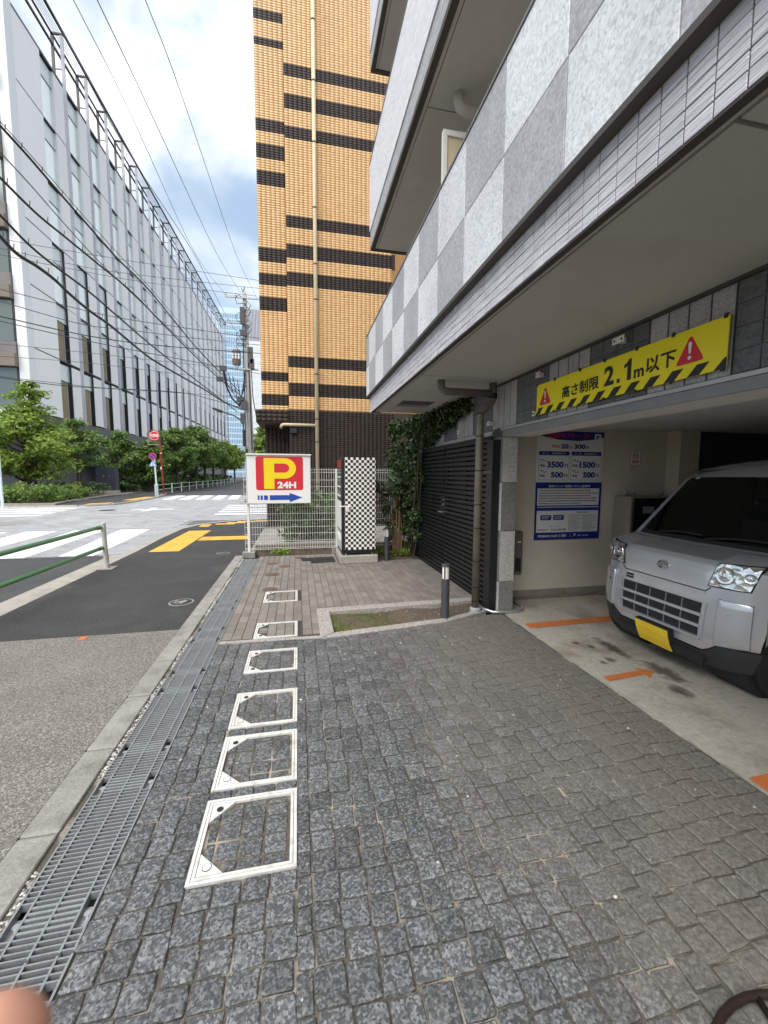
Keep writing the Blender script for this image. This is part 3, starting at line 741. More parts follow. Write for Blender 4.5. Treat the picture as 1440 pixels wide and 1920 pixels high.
        for (sy, ya) in ((1, y0+.033), (-1, y1-.033)):
            f.prism([(x0+.033, ya), (x0+.033+c, ya), (x0+.033, ya+sy*c)], -.05, .003)
        f.build('lid_frame', 'cover_white', t)
        h = MB()
        for (sy, ya, r) in ((1, y0+.068, .017), (-1, y1-.068, .016)):
            if sy > 0 and k in (0, 1, 2): h.prism(circle(x0+.07, ya, .019, 20), .0042, .0052)
            else: h.prism(circle(x0+.07, ya, r, 20), .0042, .0052)
        h.build('key_hole', 'dark_plate', t)
        if k in (0, 1, 2):
            h = MB(); h.prism(circle(x0+.07, y0+.068, .0165, 20), .0052, .0062); h.build('plug', 'white_metal', t)
        b = MB(); b.box(x0+.019, x1-.019, y0+.019, y1-.019, -.06, -.016); b.build('tray', 'paver_joint', t)
        P = []
        ix0, ix1, iy0, iy1 = x0+.04, x1-.04, y0+.04, y1-.04
        if k < 4:
            xs = [ix0, ix0+.045, ix0+.045+.105, ix0+.045+.21, ix1]; ys = [iy0, iy0+.04, iy0+.145, iy0+.25, iy1-.02, iy1]
            ys = [iy0, iy0+.052, iy0+.155, iy0+.258, iy1-.035, iy1]
            for i in range(4):
                for j in range(5):
                    a0, a1, c0, c1 = xs[i], xs[i+1], ys[j], ys[j+1]
                    if i == 0 and j in (0, 4): continue
                    if i == 1 and j in (0, 4): a0 += .05
                    P.append((TRS((a0+a1)/2, (c0+c1)/2, -.002+random.uniform(-.004, .001), a1-a0-.009, c1-c0-.009, .022, random.uniform(-.03, .03)), random.randrange(8), 0))
            pieces(t, 'sett', var, 'sett', P)
        else:
            for i in range(4):
                a0 = ix0+.09*i
                for j in range(3):
                    c0 = iy0+.18*j-(.09 if i % 2 else 0); c1 = min(c0+.18, iy1); c0 = max(c0, iy0)
                    if i == 0: c0, c1 = max(c0, iy0+.1), min(c1, iy1-.1)
                    if c1-c0 < .03: continue
                    P.append((TRS(a0+.045, (c0+c1)/2, -.002, .085, c1-c0-.005, .03), 0, 0))
            pieces(t, 'paver', [chamfer_tile(.035, .12)], 'brick_paver', P)
    # planter: granite kerb round a low soil bed
    t = thing('planter', (1.1, 4.45, 0), 'low granite edged planter of bare soil and moss in the brick paving', 'planter')
    for poly in ([(.2, 4.0), (.345, 4.13), (.345, 4.775), (.2, 4.93)], [(.205, 3.99), (1.62, 4.195), (1.66, 4.31), (.35, 4.122)], [(1.625, 4.198), (2.22, 4.44), (2.2, 4.52), (1.665, 4.312)], [(.208, 4.932), (.353, 4.782), (2.3, 4.86), (2.3, 4.985)]):
        b = MB(); b.prism(poly, -.2, .012); b.build('kerb_stone', 'granite_pink', t, bevel=.004)
    b = MB()
    nx, ny = 34, 12; G = []
    for i in range(nx):
        row = []
        for j in range(ny):
            x = .33+1.95*i/(nx-1); lo = 4.11+max(0, x-.33)*.155; lo = lo if x < 1.65 else lo+(x-1.65)*.28; hi = 4.81+.03*(x-.33)
            y = lo+(hi-lo)*j/(ny-1); row.append((x, y, -.042+.012*math.sin(x*7+y*5)+random.uniform(-.008, .008)))
        G.append(row)
    b.grid(G, True); s_ = b.build('soil', 'soil', t, smooth=True)
    b = MB()
    for k in range(3500):
        x = .36+abs(random.gauss(.0, .33)); y = random.uniform(4.2, 4.78)
        if x > 1.25 or y < 4.13+(x-.33)*.16: continue
        a = random.uniform(0, 6.3); l = random.uniform(.012, .04); z = -.04
        b.add([(x, y, z), (x+.006*math.sin(a), y-.006*math.cos(a), z), (x+l*math.cos(a), y+l*math.sin(a), z+l*random.uniform(.2, .9))], [(0, 1, 2)])
    stuff(b.build('moss', 'grass_blade', t))
    b = MB()
    for k in range(90):
        x = random.uniform(.9, 2.15); y = random.uniform(4.13+(x-.33)*.2, 4.78); r = random.choice((.004, .006, .01, .016))*random.uniform(.6, 1.2)
        M_ = Matrix.Translation((x, y, -.034)) @ Matrix.Rotation(random.uniform(0, 6), 4, 'Z') @ Matrix.Diagonal((r*1.4, r, r*.8, 1))
        b.add([M_ @ Vector(p) for p in ((1, 0, 0), (0, 1, 0), (-1, 0, 0), (0, -1, 0), (.1, .1, 1))], [(0, 1, 4), (1, 2, 4), (2, 3, 4), (3, 0, 4)])
    stuff(b.build('pebble', 'pebble', t))
    # small round covers and the black mat on the bricks
    for x, y, r, lab in ((-.5, 7.68, .1, 'rusty round cover in the brick paving nearest the sign'), (-.26, 7.41, .1, 'round brown cover in the bricks between two others'), (-.44, 6.82, .12, 'round brown cover in the bricks nearer the drain'), (-.42, 5.93, .11, 'round brown cover in the bricks just behind the farthest white cover'), (.0, 8.15, .1, 'round cover in the bricks at the foot of the fence')):
        m = MB(); m.prism(circle(x, y, r, 24), -.01, .004); m.prism(circle(x, y, r*.82, 24), .004, .006)
        tag(m.build('round_cover', 'rust_cover'), lab, 'round cover', 'small round covers in the brick paving')
    t = thing('rubber_mat', (.35, 7.8, 0), 'two dark rubber mats lying on the bricks before the vending machine', 'mat')
    m = MB(); m.prism([(.03, 8.05), (.66, 8.08), (.67, 7.83), (.05, 7.78)], .003, .014); m.build('mat', 'dark_plate', t)
    m = MB(); m.prism([(.2, 7.765), (.68, 7.81), (.66, 7.6), (.22, 7.56)], .003, .013); m.build('mat', 'dark_plate', t)
mat('rust_cover', (.12, .075, .055), .8, var=.25, vs=12)
forecourt()

# garage floor and the ground behind the fence
def floors():
    b = MB(); b.prism([(2.392, -3), (9.2, -3), (9.2, 4.83), (2.5, 4.83), (2.402, 4.36), (2.372, 3.0)], -.3, .003); gf = struct(b.build('garage_floor', 'garage_floor'))
    st = struct
    m = MB()
    def q(p, z=.0065): m.add([(x, y, z) for x, y in p], [tuple(range(len(p)))])
    q([(2.44, 3.83), (3.75, 3.86), (3.75, 4.0), (2.44, 3.97)])
    q([(2.43, 2.68), (2.80, 2.72), (2.79, 2.66), (2.93, 2.75), (2.81, 2.84), (2.82, 2.79), (2.43, 2.755)])
    q([(2.38, 1.46), (3.6, 1.5), (3.6, 1.66), (2.39, 1.62)])
    st(m.build('bay_marking', 'orange_paint'))
    m = MB()
    for cx, cy, rx, ry in ((2.93, 3.22, .05, .22), (3.0, 2.72, .07, .2), (2.75, 3.3, .03, .05), (2.72, 3.02, .035, .05), (2.66, 3.4, .03, .03), (2.62, 2.98, .02, .03), (2.86, 2.45, .05, .1)):
        p = [(cx+rx*math.cos(a*.393)*(1+.35*random.uniform(-1, 1)), cy+ry*math.sin(a*.393)*(1+.35*random.uniform(-1, 1))) for a in range(16)]
        m = MB(); m.add([(x, y, .005) for x, y in ((cx-rx*2, cy-ry*1.7), (cx+rx*2, cy-ry*1.7), (cx+rx*2, cy+ry*1.7), (cx-rx*2, cy+ry*1.7))], [(0, 1, 2, 3)]); m.build('oil_stain', 'oil_stain', gf)

    b = MB(); b.prism([(-1.03, 8.72), (6, 8.72), (6, 12.68), (-1.03, 12.68)], -.3, .02); st(b.build('side_yard', 'concrete'))
    b = MB(); b.prism([(1.5, 7.62), (2.34, 7.62), (2.34, 8.55), (1.5, 8.55)], -.1, .0); st(b.build('bed_soil', 'soil'))
floors()
# ------------------------------------------------------------------ the apartment building over the garage
FX = 2.343
def apartment():
    T = thing('apartment_building', (3, 3, 0), 'grey tiled apartment building with checkered stone balcony over the parking garage', 'building')
    def part(name, m, *boxes, parent=T, bevel=0., label=None):
        b = MB()
        for q in boxes: b.box(*q)
        o = b.build(name, m, parent, bevel=bevel)
        if label: o['label'] = label
        return o
    # carcass
    part('wall', 'facade_joint', (FX+.012, FX+.25, -3, 4.40, 2.2, 2.725), (FX+.012, FX+.25, 4.63, 8.6, 2.13, 2.725))
    part('wall', 'dark_plate', (FX+.06, FX+.25, 4.64, 8.6, -.1, 2.12), label='wall coloured dark for the dim entrance behind the black slatted gate')  # near-black colour stands in for the dimness of the entrance space
    part('upper_wall', 'wall_cream', (FX, FX+.3, -4, 6.9, 2.80, 13.5), (FX+.3, 10, 6.6, 6.9, 2.8, 13.5))
    part('roof', 'concrete', (1.3, 10, -4, 6.9, 13.5, 13.8))
    # facade cladding: light slabs of four strips, dark slabs of a square grid
    unit = [chamfer_tile(.03, .3)]
    L_, D_ = [], []
    def cell(lst, y0, y1, z0, z1, k, x=FX):
        lst.append((WALL((x, (y0+y1)/2, (z0+z1)/2), (0, 1, 0), (0, 0, 1), (-1, 0, 0), abs(y1-y0), z1-z0, .014), 0, 0))
    y = 8.62; k = 1
    yb = 4.11
    edges = sorted({round(yb+.565*i, 3) for i in range(-12, 9)})
    for i, (a, c) in enumerate(zip(edges[:-1], edges[1:])):
        n = round((a-yb)/.565); light = n % 2 == 0
        z0 = 2.205 if a < 4.2 else 2.19
        if a > 8.4: continue
        if light:
            for q in range(4): cell(L_, a+.006+.139*q, a+.139*q+.136, z0, 2.70, 0)
            part('joint_strip', 'soffit_edge', (FX+.003, FX+.013, a, c, z0, 2.705))
        else:
            for q in range(4):
                for r in range(4): cell(D_, a+.004+.1405*q, a+.1405*q+.140, z0+.003+r*(2.70-z0)/4, z0-.003+(r+1)*(2.70-z0)/4, 0)
    pieces(T, 'wall_slab', unit, 'facade_light', L_); pieces(T, 'wall_tile', unit, 'facade_dark', D_)
    part('shadow_gap', 'soffit_edge', (FX-.012, FX+.02, -3, 8.5, 2.702, 2.722))
    # lintel over the garage mouth
    part('lintel', 'wall_white', (FX+.012, FX+.33, -3, 4.40, 2.105, 2.198))
    part('lintel_trim', 'aluminium', (FX-.02, FX+.01, -3, 4.42, 2.175, 2.200))
    part('lintel_band', 'cap_metal', (FX-.006, FX+.011, -3, 4.40, 2.105, 2.174))
    part('gate_header', 'aluminium', (FX-.02, FX+.011, 4.63, 8.5, 2.14, 2.185))
    # column of stacked stone
    C = thing  # noqa
    part('column_core', 'soffit_edge', (FX+.01, FX+.195, 4.415, 4.62, -.05, 2.2))
    P1, P2 = [], []
    zs = [0.0, .37, .988, 1.566, 2.105]
    for i in range(4):
        z0, z1 = zs[i]+.003, zs[i+1]-.003; k = i % 2
        (P1 if k else P2).append((WALL((FX+.103, 4.40, (z0+z1)/2), (1, 0, 0), (0, 0, 1), (0, -1, 0), .196, z1-z0, .016), 0, 0))
        (P2 if k else P1).append((WALL((FX, 4.515, (z0+z1)/2), (0, 1, 0), (0, 0, 1), (-1, 0, 0), .228, z1-z0, .012), 0, 0))
    pieces(T, 'column_slab', [chamfer_tile(.02, .3)], 'granite_column_light', P1); pieces(T, 'column_slab', [chamfer_tile(.02, .3)], 'granite_column_dark', P2)
    # garage interior
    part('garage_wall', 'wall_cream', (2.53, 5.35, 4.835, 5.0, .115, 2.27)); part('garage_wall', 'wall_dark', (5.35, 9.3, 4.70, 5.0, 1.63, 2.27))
    [part('garage_wall', 'wall_dark', q) for q in ((5.35, 9.3, 4.74, 5.0, -.05, 1.63), (9.0, 9.2, -3.1, 4.74, -.05, 2.27), (2.6, 9.2, -3.3, -3.1, -.05, 2.27))]  # unseen side wall added to close the garage and keep it dark
    part('skirting', 'skirting', (2.53, 5.35, 4.825, 4.99, -.05, .115))
    part('pillar', 'wall_cream', (5.1, 5.42, 4.62, 4.83, 0, 2.27))
    part('ceiling', 'wall_white', (FX+.25, 9.2, -3.2, 5.0, 2.272, 2.4))
    f = MB(); f.box(3.2, 3.36, 1.0, 3.3, 2.235, 2.271); o = f.build('strip_light', 'wall_white', T)
    f = MB(); f.box(3.25, 3.31, 1.05, 3.25, 2.21, 2.234); f.build('tube_lamp', 'lens_white', o)
    # ground floor slab and its soffit
    sof = MB()
    for a, c in ((-3, 1.073), (1.087, 4.293), (4.307, 6.80)): sof.mi = 0
    for a, c in ((-3, 1.071), (1.089, 4.291), (4.309, 5.78), (6.30, 6.80)): part('soffit_panel', 'soffit_paint', (1.318, FX+.011, a, c, 2.722, 2.80))
    part('soffit_panel', 'soffit_paint', (1.318, 1.50, 5.78, 6.30, 2.722, 2.80)); part('soffit_panel', 'soffit_paint', (2.05, FX+.011, 5.78, 6.30, 2.722, 2.80))
    part('vent', 'steel_dark', (1.5, 2.05, 5.78, 6.30, 2.78, 2.80)); 
    sl = MB()
    for k in range(5): sl.box(1.5, 2.05, 5.8+.1*k, 5.83+.1*k, 2.745, 2.76)
    sl.build('vent_slat', 'cap_metal', T)
    part('soffit_border', 'soffit_paint', (1.265, 1.304, -3, 6.80, 2.722, 2.80), (1.304, FX, 6.804, 6.90, 2.722, 2.80))
    part('soffit_groove', 'soffit_edge', (1.265, FX+.01, -3, 6.9, 2.801, 2.83))
    part('drip_edge', 'soffit_edge', (1.226, 1.264, -3, 6.95, 2.702, 2.80))
    part('beam', 'tile_joint', (1.229, 1.40, -3, 7.03, 2.803, 2.99)); part('beam', 'tile_joint', (1.229, 1.262, -3, 7.03, 2.803, 2.96), (1.2645, 1.40, 6.95, 7.03, 2.71, 2.802))
    part('beam_back', 'tile_joint', (1.2275, 1.229, -3, 6.952, 2.708, 2.803))
    P = []; cw = .0955
    z0, dz = 2.7085, .0515
    for r in range(5):
        y = 7.0
        while y > -2:
            P.append((WALL((1.2225, y-cw/2, z0+dz*(r+.5)), (0, 1, 0), (0, 0, 1), (-1, 0, 0), cw-.0045, dz-.0045, .006), 0, 0)); y -= cw
    pieces(T, 'beam_tile', [chamfer_tile(.02, .3)], 'beam_tile', P)
    part('ledge', 'soffit_edge', (1.165, 1.40, -3, 7.05, 2.962, 2.990))
    # checkered granite parapet
    part('parapet', 'cap_metal', (1.19, 1.33, -3, 7.04, 2.991, 3.965)); part('parapet_cap', 'cap_metal', (1.165, 1.34, -3, 7.055, 3.975, 3.99))
    PL, PD = [], []
    ys = [7.05]+[6.79-.5625*i for i in range(17)]
    for i, (a, c) in enumerate(zip(ys[:-1], ys[1:])):
        for r in range(2):
            z0, z1 = (2.992, 3.462) if r == 0 else (3.466, 3.972)
            lst = PL if (i+r) % 2 == 0 else PD
            lst.append((WALL((1.1733, (a+c)/2, (z0+z1)/2), (0, 1, 0), (0, 0, 1), (-1, 0, 0), a-c-.005, z1-z0, .02), 0, 0))
    for r in range(2): PL.append((WALL((1.26, 7.056, 3.23+.49*r), (1, 0, 0), (0, 0, 1), (0, 1, 0), .15, .46, .02), 0, 0))
    pieces(T, 'stone_panel', [chamfer_tile(.006, .12)], 'granite_light', PL); pieces(T, 'stone_panel', [chamfer_tile(.006, .12)], 'granite_mid', PD)
    part('balcony_floor', 'concrete', (1.33, FX, -3, 7.0, 2.84, 2.93))
    part('partition', 'pipe_cream', (1.45, 2.33, 4.0, 4.02, 3.0, 4.9)); part('partition_frame', 'white_metal', (1.41, 1.45, 3.985, 4.035, 2.95, 4.95), (1.45, 2.33, 3.985, 4.035, 4.9, 4.95))
    # upper balconies: fine mosaic parapet over a thinner tiled beam
    for zb in (5.37, 8.09, 10.8):
        part('balcony_parapet', 'mosaic', (1.2225, 1.36, 4.303, 7.035, zb+.30, zb+1.33), (1.2225, 1.36, -3, 4.297, zb+.30, zb+1.33))
        part('balcony_beam', 'mosaic_grey', (1.236, 1.40, -3, 7.03, zb+.05, zb+.299))
        part('balcony_edge', 'soffit_edge', (1.238, 1.30, -3, 7.028, zb, zb+.049), (1.30, FX, 6.96, 7.028, zb, zb+.049))
        for a, c in ((-3, 1.08), (1.09, 4.29), (4.305, 6.955)): part('balcony_soffit', 'soffit_paint', (1.346, FX, a, c, zb+.012, zb+.08))
        part('balcony_soffit', 'soffit_paint', (1.301, 1.338, -3, 6.955, zb+.012, zb+.08))
        part('soffit_groove', 'soffit_edge', (1.30, FX, -3, 6.95, zb+.081, zb+.1))
        part('parapet_cap', 'cap_metal', (1.215, 1.37, -3, 7.04, zb+1.331, zb+1.345))
        b = MB()
        y = 4.62
        b.tube([(1.60, 4.1, zb+.06), (1.60, 4.1, zb-.05), (1.62, 4.1, zb-.1), (1.68, 4.1, zb-.125), (2.3, 4.1, zb-.125)], .052, 14)
        b.build('drain_pipe', 'pvc_cream', T, smooth=True)
    # rainwater pipe beside the column
    b = MB(); yq = 4.47
    arc = lambda cx, cz, r, a0, a1, n=6: [(cx+r*math.cos(R(a0+(a1-a0)*i/n)), yq, cz+r*math.sin(R(a0+(a1-a0)*i/n))) for i in range(n+1)]
    b.tube([(1.60, yq, 2.73), (1.60, yq, 2.68)]+arc(1.68, 2.68, .08, 180, 270)+[(2.22, yq, 2.60)], .043, 14); b.build('branch_pipe', 'pipe_brown', T, smooth=True)
    b = MB(); b.tube([(2.24, yq, 2.73), (2.24, yq, 2.545), (2.23, yq, 2.515), (2.10, yq, 2.385), (2.088, yq, 2.35), (2.085, yq, .05)], .046, 16); dp = b.build('downpipe', 'pipe_olive', T, smooth=True)
    b = MB()
    for z in (2.36, 2.1, 1.7, 1.3, 1.02, .62, .3, .13): b.cyl(2.085, yq, z, z+.012, .0485, n=16)
    b.cyl(2.24, yq, 2.54, 2.6, .05, n=16)
    b.build('pipe_band', 'steel_dark', dp)
    b = MB(); b.lathe(2.085, yq, [(-.08, .07), (.04, .066), (.05, .06), (.06, .047)]); b.build('pipe_socket', 'pvc_grey', dp)
    b = MB(); b.box(2.085, 2.34, yq-.01, yq+.01, 1.68, 1.70); b.build('pipe_bracket', 'steel', dp)
    b = MB(); b.tube([(2.14, 4.56, .2), (2.15, 4.55, .06), (2.19, 4.47, .025), (2.26, 4.35, .022), (2.36, 4.33, .022), (2.54, 4.325, .022), (2.64, 4.36, .022), (2.70, 4.45, .022), (2.72, 4.6, .022), (2.72, 4.78, .022)], .02, 10); b.build('conduit', 'steel', T, smooth=True)
    b = MB(); b.tube([(2.74, 4.80, .02), (4.0, 4.805, .02), (4.12, 4.76, .02), (4.4, 4.5, .02)], .016, 8); b.build('conduit', 'pipe_brown', T, smooth=True)
    # wall fixings
    for y, z, w in ((3.63, 2.62, .075), (2.62, 2.63, .11), (4.66, 2.28, .07), (5.62, 2.27, .06), (3.69, 2.26, .03)):
        b = MB(); b.box(FX-.06, FX-.003, y-.012, y+.012, z-.02, z+.02); b.box(FX-.063, FX-.058, y-w/2, y+w/2, z-.024, z+.024); o = b.build('wall_anchor', 'white_metal', T)
        b = MB()
        for s in (-1, 1): b.tube([(FX-.066, y+s*w*.3, z), (FX-.06, y+s*w*.3, z)], .008, 8)
        b.build('bolt', 'steel_dark', o)
    # meter box on the garage wall
    b = MB(); b.box(2.60, 2.86, 4.74, 4.83, .36, .93, .012); o = b.build('meter_box', 'box_olive', T)
    b = MB(); b.box(2.76, 2.83, 4.733, 4.742, .40, .58); b.build('meter_window', 'window_dark', o)
    b = MB(); b.box(2.78, 2.83, 4.735, 4.7405, .78, .80); b.build('name_strip', 'sign_white', o)
mat('wall_dark', (.045, .042, .038), .9, var=.15, vs=2)  # near-black: the unlit depth of the garage is put into the colour
voro_mat('granite_column_light', [(.0, (.26, .25, .23)), (.35, (.40, .385, .36)), (.6, (.52, .50, .47)), (.9, (.64, .62, .59))], 95, .6, .35, rnd=.03)
voro_mat('granite_column_dark', [(.0, (.11, .108, .10)), (.35, (.17, .165, .155)), (.6, (.215, .21, .195)), (.9, (.29, .28, .27))], 95, .6, .35, rnd=.03)
mat('skirting', (.26, .235, .195), .85, var=.2, vs=4, grime=((.15, .13, .1), 6, .5, .7, .6))
mat('mosaic_grey', (.40, .40, .41), .55, var=.1, vs=4, fine=.5, fs=22, stretch=(1, .3, 3), bump=.3, bs=22)
mat('pvc_cream', (.50, .48, .42), .5, var=.1)
mat('box_olive', (.14, .135, .105), .5, var=.1)
apartment()

# ------------------------------------------------------------------ black slatted gate
def gate():
    T = thing('slatted_gate', (2.3, 6.0, 0), 'black horizontal slat gate with two leaves below the stone facade', 'gate')
    b = MB(); b.box(-.5, .5, -.5, .5, -.5, .5); cube = b.v, b.f
    P = []
    n = 31
    for y0, y1 in ((6.19, 7.55), (4.95, 6.17)):
        for i in range(n):
            z = .06+i*2.02/(n-1); P.append((TRS(2.315, (y0+y1)/2, z, .022, y1-y0, .042), 0, 0))
    for i in range(n):
        z = .06+i*2.02/(n-1); P.append((TRS(2.30, 4.75, z, .022, .33, .038), 0, 0))
    pieces(T, 'slat', [cube], 'black_metal', P)
    for y, w in ((7.53, .05), (6.205, .022), (6.155, .022), (5.0, .05), (4.96, .03), (5.42, .03), (6.9, .03)):
        m = MB(); m.box(2.328, 2.36, y-w/2, y+w/2, .02, 2.12); m.build('stile', 'black_metal', T)
    m = MB(); m.box(2.30, 2.36, 4.93, 7.56, 2.105, 2.135); m.build('top_rail', 'black_metal', T)
    m = MB(); m.box(2.235, 2.338, 4.435, 4.585, .02, 2.07, .006); m.build('gate_post', 'black_metal', T)
    m = MB(); m.box(2.296, 2.326, 6.17, 6.36, 1.0, 1.34, .004); lk = m.build('lock_plate', 'black_metal', T)
    m = MB(); m.tube([(2.296, 6.2, 1.06), (2.25, 6.2, 1.06), (2.245, 6.22, 1.06), (2.245, 6.32, 1.06)], .009, 8); m.tube([(2.30, 6.2, 1.18), (2.282, 6.2, 1.18)], .016, 10); m.tube([(2.30, 6.2, 1.26), (2.285, 6.2, 1.26)], .013, 10); m.build('handle', 'steel', lk)
    m = MB()
    for i in range(5): m.box(2.288, 2.292, 4.63, 4.66, .1+.07*i, .13+.07*i)
    m.build('slat_end', 'steel', T)
gate()
# ------------------------------------------------------------------ brown tiled neighbour
BL = [(14.1, 14.37), (13.42, 13.66), (11.26, 11.58), (10.57, 10.95), (9.85, 10.22), (7.78, 8.14), (7.11, 7.47), (6.44, 6.77), (4.42, 4.70), (3.73, 4.04), (15.2, 15.5), (16.6, 16.9)]
BR = [(12.75, 13.08), (11.91, 12.32), (11.14, 11.5), (8.77, 9.11), (7.9, 8.34), (7.16, 7.52), (4.80, 5.16), (4.0, 4.40), (15.4, 15.75), (16.4, 16.75)]
def tiles_mesh(name, T, cells, y, m):
    """cells: (x0, x1, z0, z1) flat tiles on a wall facing -Y, five faces each"""
    c = np.array(cells); n = len(c); d, k = .0028, .0012
    x0, x1, z0, z1 = c.T
    V = np.zeros((n, 8, 3))
    for i, (xx, zz, yy) in enumerate(((x0, z0, 0), (x1, z0, 0), (x1, z1, 0), (x0, z1, 0), (x0+k, z0+k, -d), (x1-k, z0+k, -d), (x1-k, z1-k, -d), (x0+k, z1-k, -d))):
        V[:, i, 0] = xx; V[:, i, 2] = zz; V[:, i, 1] = y+yy
    F = np.array([(4, 5, 6, 7), (0, 1, 5, 4), (1, 2, 6, 5), (2, 3, 7, 6), (3, 0, 4, 7)])
    faces = (F[None]+8*np.arange(n)[:, None, None]).reshape(-1, 4)
    o = fast_mesh(name, V.reshape(-1, 3), faces, m, T); return stuff(o)
def fast_mesh(name, V, F, m, parent=None):
    V = np.asarray(V, float); F = np.asarray(F); n, k = F.shape
    c = Vector(((V[:, 0].min()+V[:, 0].max())/2, (V[:, 1].min()+V[:, 1].max())/2, V[:, 2].min()))
    me = bpy.data.meshes.new(name); me.vertices.add(len(V)); me.vertices.foreach_set('co', (V-np.array(c)).astype(np.float32).ravel())
    me.loops.add(n*k); me.loops.foreach_set('vertex_index', F.astype(np.int32).ravel())
    me.polygons.add(n); me.polygons.foreach_set('loop_start', (np.arange(n)*k).astype(np.int32))
    try: me.polygons.foreach_set('loop_total', np.full(n, k, np.int32))
    except Exception: pass
    me.update(calc_edges=True); me.validate()
    me.materials.append(MATS[m])
    return link(name, me, c, parent)
def brown_building():
    T = thing('tiled_building', (2, 14, 0), 'tall orange and brown tiled building with dark stripes beyond the white fence', 'building')
    b = MB(); b.box(-1.022, -.236, 12.75, 14.8, 3.57, 17); b.box(-.232, 6, 12.712, 14.8, 3.6, 17); b.build('wall', 'tan_joint', T)
    b = MB(); b.box(-.232, 6, 12.712, 14.8, -.1, 3.598); b.box(-1.0, -.236, 13.45, 14.8, -.1, 3.2); b.box(-1.19, -.236, 12.68, 14.6, 3.2, 3.567); b.build('base_wall', 'dark_joint', T)
    for (x0, x1, yy, bands) in ((-1.022, -.238, 12.75, BL), (-.232, 3.0, 12.712, BR)):
        for a, c in bands:
            m = MB(); m.box(x0, x1, yy-.0012, yy+.05, a-.01, c+.015); m.build('stripe_bed', 'stripe_joint', T)
    tan, dark = [], []
    tan2, dark2 = [], []
    w, h = .131, .0645
    def fill(x0, x1, z0, z1, bands, A, D, j=.0026):
        nc = round((x1-x0)/w); cw = (x1-x0)/nc; nr = int((z1-z0)/h)
        for r in range(nr):
            za = z0+h*r; zc = za+h/2; lst = D if any(a <= zc <= c for a, c in bands) else A
            for i in range(nc): lst.append((x0+cw*i+j, x0+cw*(i+1)-j, za+j, za+h-j))
    fill(-1.022, -.238, 3.575, 16.9, BL, tan, dark)
    fill(-.23, 2.9, 3.605, 16.9, BR, tan2, dark2)
    base = []; fill(-.23, 3.0, .02, 3.595, [], base, base)
    tiles_mesh('tan_tile', T, tan, 12.75, 'tan_tile'); tiles_mesh('dark_tile', T, dark, 12.75, 'dark_tile')
    tiles_mesh('tan_tile', T, tan2, 12.712, 'tan_tile'); tiles_mesh('dark_tile', T, dark2+base, 12.712, 'dark_tile')
    rec = []
    for i in range(6):
        for r in range(48): rec.append((-.995+.126*i+.003, -.995+.126*(i+1)-.003, .03+.0645*r+.003, .03+.0645*(r+1)-.003))
    tiles_mesh('dark_tile', T, rec, 13.45, 'dark_tile')
    cb = []
    for i in range(6):
        for r in range(3): cb.append((-1.185+.158*i+.004, -1.185+.158*(i+1)-.004, 3.205+.12*r+.004, 3.205+.12*(r+1)-.004))
    tiles_mesh('canopy_tile', T, cb, 12.68, 'dark_tile')
    # cream rainwater pipe with its branch
    b = MB(); b.tube([(.585, 12.6, .02), (.585, 12.6, 17)], .058, 14); p = b.build('downpipe', 'pipe_cream', T, smooth=True)
    b = MB(); b.tube([(-.47, 12.72, 3.06), (-.47, 12.64, 3.08), (-.44, 12.6, 3.12), (-.38, 12.6, 3.135), (.585, 12.6, 3.135)], .045, 12); b.build('branch_pipe', 'pipe_cream', T, smooth=True)
    b = MB()
    for z in (1.35, 2.62, 3.3, 4.62, 6.76, 7.75, 9.3, 11.05, 12.65, 14.2): b.cyl(.585, 12.6, z, z+.035, .064, n=14)
    b.build('pipe_bracket', 'soffit_edge', p)
    b = MB(); b.box(-.2, -.02, 12.62, 12.70, 2.9, 3.04); b.box(.1, .3, 12.64, 12.70, .2, .6); b.build('wall_box', 'dark_plate', T)
brown_building()

